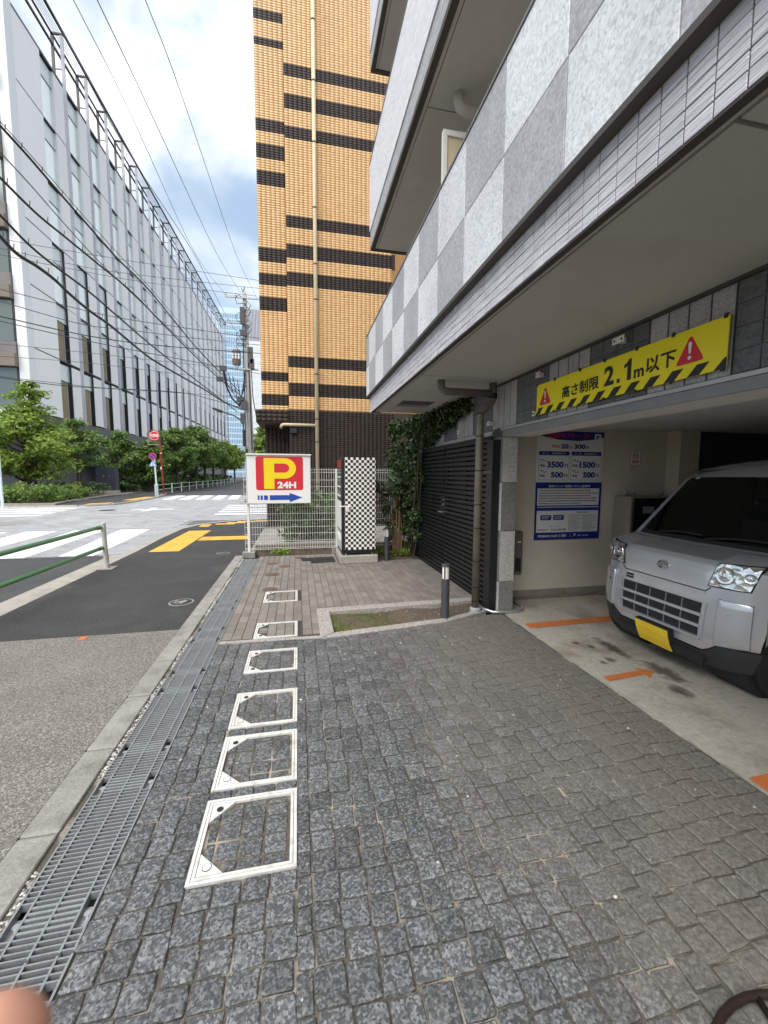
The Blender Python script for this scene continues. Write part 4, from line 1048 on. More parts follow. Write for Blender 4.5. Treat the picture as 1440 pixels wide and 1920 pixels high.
# ------------------------------------------------------------------ white panelled office across the road
TH = R(1.59); P0 = Vector((-21.3, 39, 0)); TT = Vector((math.sin(TH), math.cos(TH), 0)); NN = Vector((math.cos(TH), -math.sin(TH), 0))
FZ = [6.7, 12.05, 17.15, 22.3, 27.45, 32.6, 37.9]
def office():
    T = thing('office_building', P0, 'long white panelled office building with narrow vertical windows and roof rails', 'building')
    def fb(b, s0, s1, n0, n1, z0, z1):
        vs = [P0+TT*s+NN*n+Vector((0, 0, z)) for z in (z0, z1) for n in (n0, n1) for s in (s0, s1)]
        b.add(vs, [(0, 1, 3, 2), (4, 6, 7, 5), (0, 4, 5, 1), (2, 3, 7, 6), (0, 2, 6, 4), (1, 5, 7, 3)]); return b
    def place(name, me, s, n, z, parent=T, base=P0):
        o = bpy.data.objects.new(name, me); COL.objects.link(o); o.parent = parent
        w = P0+TT*s+NN*n+Vector((0, 0, z)); o.location = w-base; o.rotation_euler = (0, 0, math.pi/2-TH); WL[o.name] = w; return o
    def bx(name, m, s, n, z):     # mesh in the local facade frame: x along s, y = -n
        b = MB(); b.box(s[0], s[1], -n[1], -n[0], z[0], z[1]); return b.mesh(name, m)
    b = MB(); fb(b, .3, 80, -30, -.32, 6.5, 37.6); b.build('core', 'mullion', T)
    b = MB(); fb(b, .5, 80, -30, -.9, 0, 6.5); b.build('base', 'base_black', T)
    b = MB(); fb(b, .2, 80.2, -1.0, .1, 5.2, 6.62); b.build('base_fascia', 'base_black', T)
    nb = 19; pitch = 4.03
    hs = [b-a for a, b in zip(FZ[:-1], FZ[1:])]
    H = 5.1
    panel = bx('panel', 'panel_white', (.01, 2.2), (-.30, 0), (.06, H)); wide = bx('panel', 'panel_white', (0, 3.58), (-.30, 0), (.06, H))
    pane = bx('pane', 'facade_glass', (.0, 1.8), (-.30, -.2), (.0, 3.55)); span = bx('spandrel', 'spandrel', (.0, 1.8), (-.30, -.19), (3.6, H-.05))
    darkp = bx('pane', 'window_dark', (.55, 1.8), (-.30, -.2), (.0, 3.55)); blind = bx('blind', 'blind', (0, .52), (-.3, -.19), (0, 3.55)); blind2 = bx('blind', 'blind', (0, 1.25), (-.3, -.19), (0, 3.55)); dark2 = bx('pane', 'window_dark', (1.28, 1.8), (-.30, -.2), (0, 3.55))
    jamb = bx('jamb', 'mullion', (1.8, 1.83), (-.30, -.01), (.0, H)); jamb2 = bx('jamb', 'panel_shade', (1.8, 1.83), (-.30, -.01), (.0, H)); tr = bx('transom', 'mullion', (0, 1.8), (-.3, -.15), (3.55, 3.6))
    for k, z in enumerate(FZ[:-1]):
        place('panel', wide, .9, 0, z).scale = (1, 1, (hs[k]-.05)/H)
        for i in range(nb):
            s = 4.5+pitch*i
            place('panel', panel, s+1.83, 0, z)
            w = place('window', tr, s, 0, z)
            wb = WL[w.name]
            def sub(name, me):
                o = bpy.data.objects.new(name, me); COL.objects.link(o); o.parent = w
            sub('spandrel', span); sub('jamb', jamb if k < 2 or (k < 3 and i < 3) else jamb2)  # dark jambs low down, pale ones above: reflected light put into the colour
            if k < 2: 
                if i < 3: sub('blind', blind2); sub('pane', dark2)
                else: sub('blind', blind) if (i*7+k*3) % 3 == 0 else None; sub('pane', darkp if (i*7+k*3) % 3 == 0 else bx('pane', 'window_dark', (0, 1.8), (-.3, -.2), (0, 3.55)))
            else: sub('pane', pane)  # pale upper and dark lower panes carry sky and street reflections in their colour
    b = MB()
    for z in FZ[1:]: fb(b, .9, 80, -.30, -.02, z-.05, z+.05)
    b.build('floor_line', 'mullion', T)
    b = MB(); fb(b, 0, .88, -.6, .12, 6.7, 41.0); b.build('corner_pier', 'panel_shade', T); b = MB(); fb(b, 79.9, 80.6, -1, .05, 0, 38.5); b.build('corner_pier', 'panel_shade', T)
    fin = bx('fin', 'fin_grey', (0, .13), (.55, .80), (6.7, 41.2)); tie = bx('fin_tie', 'cap_metal', (.03, .1), (-.1, .55), (0, .09))
    post = bx('post', 'mullion', (0, .16), (-.2, 0), (37.9, 41.35)); arm = bx('arm', 'mullion', (0, .14), (-.1, .85), (41.25, 41.4))
    for i in range(19):
        s = 6.72+pitch*i
        f = place('fin', fin, s, 0, 0)
        o = bpy.data.objects.new('fin_tie', tie); COL.objects.link(o); o.parent = f; o.location = (0, 0, 38.35)
        p = place('roof_post', post, s, 0, 0); o = bpy.data.objects.new('arm', arm); COL.objects.link(o); o.parent = p
    b = MB(); fb(b, -1, 80, .74, .90, 41.35, 41.6); b.build('gondola_rail', 'rail_dark', T)
    b = MB(); fb(b, -1, 80, -.16, -.02, 40.3, 40.5); fb(b, -1, 80, -.16, -.02, 41.2, 41.35); b.build('roof_rail', 'mullion', T)
    b = MB()
    for q in range(4): fb(b, -1, 80, .14+.15*q, .17+.15*q, 41.3, 41.33)
    b.build('walkway_wire', 'rail_dark', T)
    b = MB(); fb(b, .9, 80, -.5, .02, 37.8, 38.0); b.build('roof_edge', 'mullion', T)
    # end face towards the crossing: strip windows between timber louvres
    b0 = MB(); fb(b0, -.02, .25, -24, -.62, 6.5, 40.5); b0.build('end_wall', 'mullion', T)
    for k in range(6):
        z = 6.95+5.25*k
        for i in range(8):
            n1 = -.75-2.7*i
            w = MB(); fb(w, -.06, -.03, n1-2.62, n1, z, z+3.2); o = w.build('window', 'end_glass', T)
            w = MB(); fb(w, -.12, -.065, n1-2.7, n1-2.62, z-.05, z+3.25); w.build('mullion', 'mullion', o)
        w = MB(); fb(w, -.45, -.03, -24, -.62, z+3.25, z+4.25); w.build('louvre', 'louvre', T)
        w = MB(); fb(w, -.2, -.03, -24, -.62, z+4.26, z+5.2); w.build('spandrel', 'spandrel_stone', T)
    b = MB(); fb(b, -.4, .2, -24, -.62, 6.3, 6.9); b.build('end_sill', 'panel_white', T)
mat('rail_dark', (.06, .06, .11), .5)
mat('fin_grey', (.52, .52, .58), .5)
mat('spandrel_stone', (.20, .19, .175), .8, var=.2, vs=1.5)
glass('end_glass', (.16, .19, .185), .08, .3)
office()

def towers():
    def tower(name, lab, x0, x1, y0, y1, z1, wall, win, nx, fz, gx, gz, base=0):
        T = thing(name, ((x0+x1)/2, (y0+y1)/2, 0), lab, 'building')
        b = MB(); b.box(x0, x1, y0, y1, base, z1); b.build('wall', wall, T)
        b = MB(); w = (x1-x0)/nx; nz = int((z1-base)/fz)
        for i in range(nx):
            for k in range(nz):
                b.box(x0+w*i+gx, x0+w*(i+1)-gx, y0-.12, y0-.02, base+fz*k+gz, base+fz*(k+1)-gz)
        o = b.build('window', win, T); stuff(o); return T
    tower('glass_tower', 'distant pale blue glass tower behind the utility pole', -43.5, -31.0, 260, 290, 98.7, 'tower_line', 'tower_glass', 13, 3.3, .2, .42)
    T = tower('striped_tower', 'distant tower with purple and white vertical stripes right of the blue glass tower', -30.2, -20.5, 260, 285, 99, 'tower_white', 'tower_purple', 12, 99, .2, .2, 0)
    T = tower('white_block', 'distant low white building with grey floor lines beside the striped tower', -25.4, -14, 225, 240, 70, 'tower_white', 'spandrel', 9, 3.4, .4, .9)
towers()
# ------------------------------------------------------------------ plants
def leaf_cloud(name, m, parent, C, Rr, n, size, flat=.5, up=.6, seed=1, thin=1.):
    """n leaf faces spread in clumps: C (k,3) clump centres, Rr (k,) radii; each leaf a folded quad"""
    r = np.random.default_rng(seed); C = np.asarray(C, float); Rr = np.asarray(Rr, float)
    w = Rr**2; idx = r.choice(len(C), n, p=w/w.sum())
    d = r.normal(size=(n, 3)); d /= np.linalg.norm(d, axis=1)[:, None]; rad = r.random(n)**.45
    p = C[idx]+d*(rad*Rr[idx])[:, None]*np.array([1, 1, flat])
    nr = r.normal(size=(n, 3))*.55; nr[:, 2] += up; nr += d*.5; nr /= np.linalg.norm(nr, axis=1)[:, None]
    a = np.cross(nr, r.normal(size=(n, 3))); a /= np.linalg.norm(a, axis=1)[:, None]; b = np.cross(nr, a)
    s = size*r.uniform(.6, 1.3, n)[:, None]; L = a*s; W = b*s*.5*thin
    V = np.stack([p-L, p+W+nr*s*.12, p+L, p-W+nr*s*.12], 1).reshape(-1, 3)
    F = np.arange(4*n).reshape(n, 4)
    return stuff(fast_mesh(name, V, F, m, parent)) if parent is None else fast_mesh(name, V, F, m, parent)

def tree(x, y, h, r, crown0, label, leaf='leaf_mid', n=4200, size=.17, seed=1, trunk=.12, layers=True, lean=0., bark='bark', group='trees along the far pavement', z0=0.05, stems=1):
    rd = random.Random(seed)
    T = thing('broadleaf_tree', (x, y, z0), label, 'tree', group)
    b = MB(); C, Rr = [], []
    for s in range(stems):
        ox = (s-(stems-1)/2)*.35; top = (x+lean+ox*1.5, y+rd.uniform(-.2, .2), h*.9)
        pts = [(x+ox*.4, y, 0), (x+ox*.7+lean*.2+rd.uniform(-.05, .05), y, h*.3), (x+ox+lean*.6+rd.uniform(-.15, .15), y+rd.uniform(-.1, .1), h*.6), top]
        b.tube(pts, [trunk*1.25, trunk, trunk*.65, trunk*.15], 8)
    nl = 13
    for k in range(nl):
        t = k/(nl-1); z = crown0+(h-crown0)*(.06+.88*t)
        prof = math.sin(math.pi*min(1, .25+.72*t))**.75
        for q in range(3 if t < .85 else 2):
            a = 2.4*k+2.09*q+rd.uniform(-.4, .4); rr = r*prof*rd.uniform(.45, .92)
            tip = (x+lean*t+rr*math.cos(a), y+rr*math.sin(a), z+rd.uniform(-.1, .25))
            st = (x+lean*t*.6, y, max(crown0*.7, z-rr*.45))
            b.tube([st, ((st[0]+tip[0])/2, (st[1]+tip[1])/2, (st[2]+tip[2])/2+.08), tip], [trunk*.35, trunk*.22, trunk*.07], 5)
            for u in (.55, 1.0):
                C.append((st[0]+(tip[0]-st[0])*u, st[1]+(tip[1]-st[1])*u, tip[2]+rd.uniform(-.1, .1))); Rr.append(r*rd.uniform(.2, .36)*(.7+.5*u))
    b.build('trunk', bark, T)
    leaf_cloud('crown', leaf, T, C, Rr, n, size, .42 if layers else .8, .9 if layers else .4, seed)
    return T

def trees():
    tree(-17.4, 31, 5.9, 3.1, 1.5, 'large bright green layered tree nearest the left edge behind the crosswalk', 'leaf_bright', 9000, .15, 3, .2)
    T = tree(-17.25, 31.6, 7.6, 1.25, 5.4, 'slim pale green treetop rising above the largest tree at the left edge', 'leaf_bright', 1800, .12, 4, .07)
    tree(-17.0, 36.5, 5.7, 1.9, 2.2, 'thin open crowned tree between the largest tree and the dark cabinet', 'leaf_mid', 3400, .13, 5, .09, stems=2)
    tree(-15.6, 41, 5.2, 2.1, 1.3, 'green tree just right of the dark cabinet', 'leaf_mid', 5200, .14, 6, .1, stems=3)
    tree(-13.3, 41.5, 4.6, 1.6, 1.0, 'dark leafy tree behind the red hydrant sign', 'leaf_mid', 4500, .14, 16, .1, stems=2)
    tree(-11.9, 44.5, 6.2, 2.4, 2.2, 'spreading tree right behind the red pole, first along the kerb', 'leaf_mid', 7000, .15, 7, .14)
    tree(-11.6, 51, 7.2, 2.6, 2.5, 'spreading tree beside the walking person, second along the kerb', 'leaf_mid', 7000, .17, 8, .15)
    tree(-11.9, 57, 6.7, 2.4, 2.6, 'third tree along the far kerb railing', 'leaf_mid', 5200, .18, 9, .15)
    tree(-12.6, 66, 7.0, 2.6, 2.6, 'fourth tree along the far kerb railing', 'leaf_mid', 4200, .2, 10, .16)
    tree(-12.9, 78, 7.4, 2.8, 2.8, 'fifth tree along the far kerb railing', 'leaf_bright', 3600, .24, 11, .16)
    tree(-13.3, 92, 7.6, 3.0, 2.8, 'last small looking tree at the end of the far road', 'leaf_bright', 3200, .28, 12, .16)
    tree(-15.2, 60, 5.0, 2.4, .8, 'low tree in the planting behind the kerb trees', 'leaf_dark', 4200, .2, 13, .12)
    tree(-15.4, 50, 4.6, 2.3, .8, 'dark bushy tree behind the walking person', 'leaf_dark', 4500, .17, 14, .12, stems=2)
    tree(-2.4, 38, 6.2, 1.7, 2.2, 'bright green tree behind the utility pole beside the tiled building', 'leaf_bright', 5200, .15, 15, .13, group='trees on the near side of the road')
    tree(-5.4, 64, 7.4, 2.4, 3.2, 'bright tree farther down the road left of the utility pole', 'leaf_bright', 4200, .2, 17, .15, group='trees on the near side of the road')
trees()

def planting():
    r = np.random.default_rng(3)
    def bed(name, m, x0, x1, y0, y1, n, h, size, seed):
        rr = np.random.default_rng(seed); C = np.stack([rr.uniform(x0, x1, n), rr.uniform(y0, y1, n), rr.uniform(.2, h, n)], 1)
        return leaf_cloud(name, m, None, C, np.full(n, .34), n*42, size, .7, .6, seed)
    bed('ground_cover', 'leaf_mid', -17.8, -12.9, 24.5, 28.5, 150, .85, .085, 1)
    bed('ground_cover', 'leaf_dark', -17.5, -13.6, 26.5, 33.5, 120, .95, .10, 2)
    bed('ground_cover', 'leaf_bright', -17, -13.4, 24.6, 31, 40, 1.0, .08, 9)
    bed('ground_cover', 'leaf_dark', -17.5, -13.9, 38.5, 52, 150, 1.2, .13, 4)
    bed('ground_cover', 'leaf_dark', -18, -14.2, 52, 95, 150, 1.5, .2, 5)
    bed('ground_cover', 'leaf_mid', -16, -14.1, 46, 80, 60, 1.0, .15, 6)
planting()

def ivy_and_shrubs():
    # ivy over the end of the facade and the gate's far post
    r = np.random.default_rng(8); C, Rr = [], []
    for k in range(230):
        y = r.uniform(7.3, 8.9); z = 2.72-2.6*r.random()**1.3
        if z < 1.7 and r.random() < .35: continue
        if z > 2.1 and y > 8.7: continue
        C.append((2.27-max(0, y-7.5)*.2+r.uniform(-.07, .05), y, z)); Rr.append(r.uniform(.08, .17))
    for k in range(90):
        y = r.uniform(5.3, 7.2); z0 = 2.15+(7.1-y)*.22; z = r.uniform(min(z0, 2.6), 2.7); C.append((2.27+r.uniform(-.06, .03), y, z)); Rr.append(r.uniform(.07, .14))
    T = thing('ivy', (2.1, 7.7, 0), 'ivy climbing the stone facade and hanging over the far end of the black gate', 'ivy')
    leaf_cloud('foliage', 'leaf_ivy', T, C, Rr, 12500, .034, .9, .25, 8, 1.5)
    b = MB()
    for k in range(16):
        y0 = 7.6+.07*k; pts = [(2.2+.03*math.sin(k), y0, 0)]
        for q in range(1, 6): pts.append((2.22+.05*math.sin(k+q), y0-.12*q+.06*math.sin(3*k+q), .5*q))
        b.tube(pts, .008, 5)
    b.build('stem', 'bark', T)
    # small multi stemmed shrub by the fence
    T = thing('shrub', (1.98, 8.1, 0), 'small evergreen shrub with bare brown stems between the lamp bollard and the ivy', 'shrub')
    b = MB(); C, Rr = [], []
    tops = []
    for k, (dx, tx, ty, tz) in enumerate(((-.06, -.12, .0, 1.25), (.0, .02, .05, 1.5), (.05, .06, -.05, 1.45), (.1, .12, .03, 1.2), (-.02, -.32, -.05, 1.35), (.03, .25, .1, 1.4))):
        b.tube([(1.98+dx, 8.1, 0), (1.98+dx*.8+tx*.2, 8.1+ty*.5, .5*tz), (1.98+tx*.7, 8.1+ty, .8*tz), (1.98+tx*1.5, 8.1+ty*1.5, tz+.12)], [.026, .022, .016, .006], 7)
        C += [(1.98+tx*1.5, 8.1+ty, tz+.1), (1.98+tx*1.9, 8.05+ty, tz-.15)]; Rr += [.22, .18]
    b.build('trunk', 'bark_light', T)
    C += [(1.72, 8.0, .7), (1.82, 8.0, .55), (1.75, 8.02, .95), (2.2, 8.1, 1.6)]; Rr += [.13, .12, .14, .2]
    leaf_cloud('crown', 'leaf_shrub', T, C, Rr, 1100, .06, .8, .4, 21, .8)
    # weeds at the foot of the fence and behind it
    T = leaf_cloud('weeds', 'leaf_bright', None, [(-.42, 8.5, .06), (-.3, 8.52, .08), (-.5, 8.55, .05), (1.7, 8.2, .08), (2.1, 7.9, .1), (1.9, 8.0, .05), (2.25, 8.3, .15)], [.1, .12, .08, .15, .14, .1, .15], 700, .03, .7, .5, 31)
    T = thing('bush', (.3, 10.2, 0), 'dark leafy bush behind the white mesh fence left of the vending machine', 'bush')
    r = np.random.default_rng(12); C = np.stack([r.uniform(-.35, 1.1, 70), r.uniform(9.9, 11, 70), r.uniform(.15, 1.1, 70)], 1)
    leaf_cloud('foliage', 'leaf_dark', T, C, np.full(70, .2), 3600, .06, .9, .4, 13)
    b = MB()
    for k in range(10): b.tube([(-.2+.13*k, 10.4, 0), (-.22+.14*k, 10.3, .8)], .012, 5)
    b.build('stem', 'bark', T)
ivy_and_shrubs()
# ------------------------------------------------------------------ fence, sign, vending machine
def fence():
    T = thing('mesh_fence', (.8, 8.635, 0), 'white welded wire mesh fence between the forecourt and the tiled building', 'fence')
    Y = 8.635
    for x in (-1.0, .79, 2.55):
        b = MB(); b.box(x-.024, x+.024, Y-.045, Y+.003, .0, 1.77, .004); b.build('post', 'white_metal', T)
        b = MB(); b.box(x-.13 if x < 0 else x-.1, x+.12, Y-.14, Y+.06, -.05, .07 if x < 0 else .12, .006); b.build('footing', 'concrete', T)
    v = MB(); v.tube([(0, 0, .085), (0, 0, 1.79)], .0035, 5); vm = v.mesh('wire', 'white_metal')
    hh = MB(); hh.tube([(-1.83, 0, 0), (1.83, 0, 0)], .004, 5); hm = hh.mesh('wire', 'white_metal')
    def put(me, x, y, z):
        o = bpy.data.objects.new('wire', me); COL.objects.link(o); o.parent = T; o.location = Vector((x, y, z))-wl(T)
    for i in range(73): put(vm, -1.08+.0505*i, Y+.006, 0)
    for z in (.1, .13, .23, .27, .42, .56, .70, .84, .98, 1.12, 1.26, 1.40, 1.54, 1.70, 1.755): put(hm, .75, Y+.013, z)
    b = MB(); b.box(-.9, 2.6, 8.68, 8.84, -.1, .16); tag(b.build('low_wall', 'brick_low'), 'low brown block wall along the foot of the mesh fence', 'wall')
mat('brick_low', (.16, .125, .09), .9, var=.3, vs=6, fine=.4, fs=40, grime=((.06, .05, .04), 7, .5, .7, .7))
fence()

def parking_sign():
    T = thing('parking_sign', (-.37, 8.5, 0), 'white parking sign with yellow P on red and blue arrow on the mesh fence', 'sign')
    b = MB(); b.box(-.985, .25, 8.43, 8.59, 1.069, 2.03, .006); b.build('sign_box', 'sign_white', T)
    b = MB(); b.box(-1.0, .265, 8.40, 8.60, 2.032, 2.062, .004); b.build('cap', 'white_metal', T)
    Yf = 8.43; O = (-.985, Yf, 1.069); U, V, W = (1, 0, 0), (0, 0, 1), (0, -1, 0)
    b = MB(); b.plate(rrect(.165, 1.085, .27, .94, .045), O, U, V, W, .0005, .003); b.build('red_field', 'sign_red', T)
    # the letter P drawn as a plate with its bowl
    b = MB(); k = .01083
    cx, cy, ro, ri = .72, .705, .205, .115
    outer = [(.32, .295), (.52, .295), (.52, .50), (cx, .50)]+[(cx+ro*1.1*math.cos(R(a)), cy+ro*math.sin(R(a))) for a in range(-80, 81, 10)]+[(cx, .91), (.32, .91)]
    inner = [(.52, .62), (cx-.01, .62)]+[(cx-.01+.105*math.cos(R(a)), .71+.09*math.sin(R(a))) for a in range(-80, 81, 16)]+[(cx-.01, .80), (.52, .80)]
    n = 60
    b.plate([(.32, .295), (.52, .295), (.52, .91), (.32, .91)], O, U, V, W, .0035, .006)
    top = [(.52, .80), (cx-.01, .80)]+[(cx-.01+.105*math.cos(R(a)), .71+.09*math.sin(R(a))) for a in range(80, -81, -10)]+[(cx-.01, .62), (.52, .62)]
    bot = [(.52, .91), (cx, .91)]+[(cx+ro*1.1*math.cos(R(a)), cy+ro*math.sin(R(a))) for a in range(80, -81, -10)]+[(cx, .50), (.52, .50)]
    for i in range(len(top)-1): b.plate([top[i], bot[i], bot[i+1], top[i+1]], O, U, V, W, .0035, .006)
    b.build('lettering', 'sign_yellow', T)
    text('24H', 'sign_white', T, (-.985+.575, Yf, 1.069+.305), U, V, W, h=.135, w=.37, bold=.045, d=(.001, .0075))
    b = MB()
    for a, c in ((.192, .225), (.245, .29), (.312, .388)): b.plate([(a, .075), (c, .075), (c, .165), (a, .165)], O, U, V, W, .0005, .003)
    b.plate([(.422, .072), (.812, .072), (.812, .028), (1.065, .12), (.812, .212), (.812, .168), (.422, .168)], O, U, V, W, .0005, .003)
    b.build('arrow', 'sign_blue', T)
    b = MB(); b.box(-1.02, -.985, 8.44, 8.47, 1.0, 2.5); 
    b = MB(); b.box(-1.01, -.986, 8.5, 8.56, 1.02, 2.03); b.build('side_rail', 'pvc_grey', T)
parking_sign()

checker('checker_print', (.83, .80, .74), (.025, .02, .018), .0505, .0505, .02, .0)
def vending():
    b = MB(); b.box(.735, 1.455, 7.395, 8.25, 0, .152, .012); tag(b.build('concrete_plinth', 'concrete_light'), 'pale concrete plinth under the checkered vending machine', 'plinth')
    T = thing('vending_machine', (1.09, 7.84, .16), 'tall vending machine with black and white checkered side beside the mesh fence', 'vending machine')
    b = MB(); b.box(.845, 1.41, 7.452, 8.22, .185, 1.968, .004); b.build('body', 'black_metal', T)
    b = MB(); b.box(.838, 1.412, 7.4425, 7.4515, .255, 1.97); b.build('side_panel', 'checker_print', T)
    b = MB(); b.box(.775, .838, 7.446, 8.23, .185, 1.968, .006); d = b.build('door', 'black_metal', T)
    for k, (z0, z1, m) in enumerate(((1.78, 1.93, 'rust_red'), (1.2, 1.76, 'end_glass'), (.62, 1.16, 'sign_white'), (.25, .58, 'spandrel'))):
        b = MB(); b.box(.768, .776, 7.50, 8.18, z0, z1); b.build('display_window' if k == 1 else 'front_panel', m, d)
    b = MB()
    for z in (1.25, 1.42, 1.6): b.box(.755, .768, 7.52, 8.16, z, z+.02)
    b.box(.75, .768, 7.6, 8.1, .42, .52)
    b.build('button_rail', 'white_metal', d)
    b = MB(); b.tube([(.74, 7.43, 1.07), (.96, 7.43, 1.07)], .012, 8); b.box(.85, .915, 7.405, 7.44, .97, 1.075, .005); b.build('lock_bar', 'white_metal', T)
    b = MB()
    for x in (.86, 1.36):
        for y in (7.5, 8.15): b.cyl(x, y, .15, .19, .02, n=8)
    b.build('foot', 'steel', T)
vending()

def bollards():
    def bol(x, y, h, r, lab, z0):
        T = thing('lamp_bollard', (x, y, z0), lab, 'bollard', 'grey bollard lamps')
        b = MB(); b.cyl(x, y, z0, h-.17, r, n=24); b.build('shaft', 'bollard_grey', T, smooth=False)
        b = MB(); b.cyl(x, y, h-.17, h-.025, r*.82, n=20); b.build('lens', 'lens_white', T)
        b = MB(); b.lathe(x, y, [(h-.026, r*1.02), (h-.006, r*1.04), (h, r*.9)], 24); b.build('cap', 'bollard_grey', T)
        b = MB()
        for k in range(3):
            a = 2.0+2.094*k; b.box(x+r*.86*math.cos(a)-.006, x+r*.86*math.cos(a)+.006, y+r*.86*math.sin(a)-.006, y+r*.86*math.sin(a)+.006, h-.172, h-.02)
        b.build('strut', 'bollard_grey', T)
        for ch in COL.objects:
            if ch.parent == T: smooth_by_angle(ch)
    bol(1.64, 4.32, .64, .047, 'nearer grey bollard lamp standing in the soil planter before the black gate', -.06)
    bol(1.655, 7.56, .64, .047, 'farther grey bollard lamp beside the checkered vending machine', 0)
bollards()

# ------------------------------------------------------------------ guard rails, signs and cabinet at the crossing
def rails():
    T = thing('guard_rail', (-3.29, 7.8, 0), 'pipe guard rail with green bars ending at a pale post on the near pavement', 'guard rail')
    for y in (7.83, 4.83, 1.83):
        b = MB(); b.tube([(-3.295, y, 0), (-3.32, y, .78)], .038, 16); b.lathe(-3.32, y, [(.78, .04), (.80, .04), (.81, .026)], 16); p = b.build('post', 'rail_post', T)
        smooth_by_angle(p)
        b = MB(); b.prism([(-3.42, y-.12), (-3.17, y-.12), (-3.17, y+.13), (-3.42, y+.13)], .003, .012); b.build('footing', 'concrete_light', p)
    for z, x in ((.73, -3.352), (.37, -3.34)):
        b = MB(); b.tube([(x, 7.80, z), (x, 1.0, z)], .03, 14); o = b.build('rail', 'rail_green', T, smooth=True)
        b = MB(); b.tube([(x, 7.83, z), (x, 7.70, z)], .036, 12); b.tube([(x+.03, 7.74, z+.02), (x-.03, 7.74, z+.02)], .012, 8); b.build('clamp', 'rail_green', o)
    T = thing('far_guard_rail', (-10.9, 50, 0), 'green and white guard rail running along the kerb of the far pavement', 'guard rail')
    pts = []; y = 33.6; x = -10.45
    ys = [33.3, 36.3]+[39.3+3.05*k for k in range(14)]
    def gx(y): return -10.45-.55*min(1, max(0, (y-33)/5))-.25*max(0, (y-38))/40
    b = MB(); b.tube([(0, 0, 0), (0, 0, .88)], .045, 8); me = b.mesh('post', 'pale_blue_post')
    for y in ys:
        o = bpy.data.objects.new('post', me); COL.objects.link(o); o.parent = T; o.location = Vector((gx(y), y, 0))-wl(T)
    for z in (.8, .42):
        b = MB(); b.tube([(gx(y), y, z) for y in ys], .032, 6); b.build('rail', 'far_rail', T)
mat('far_rail', (.20, .40, .22), .5)
rails()

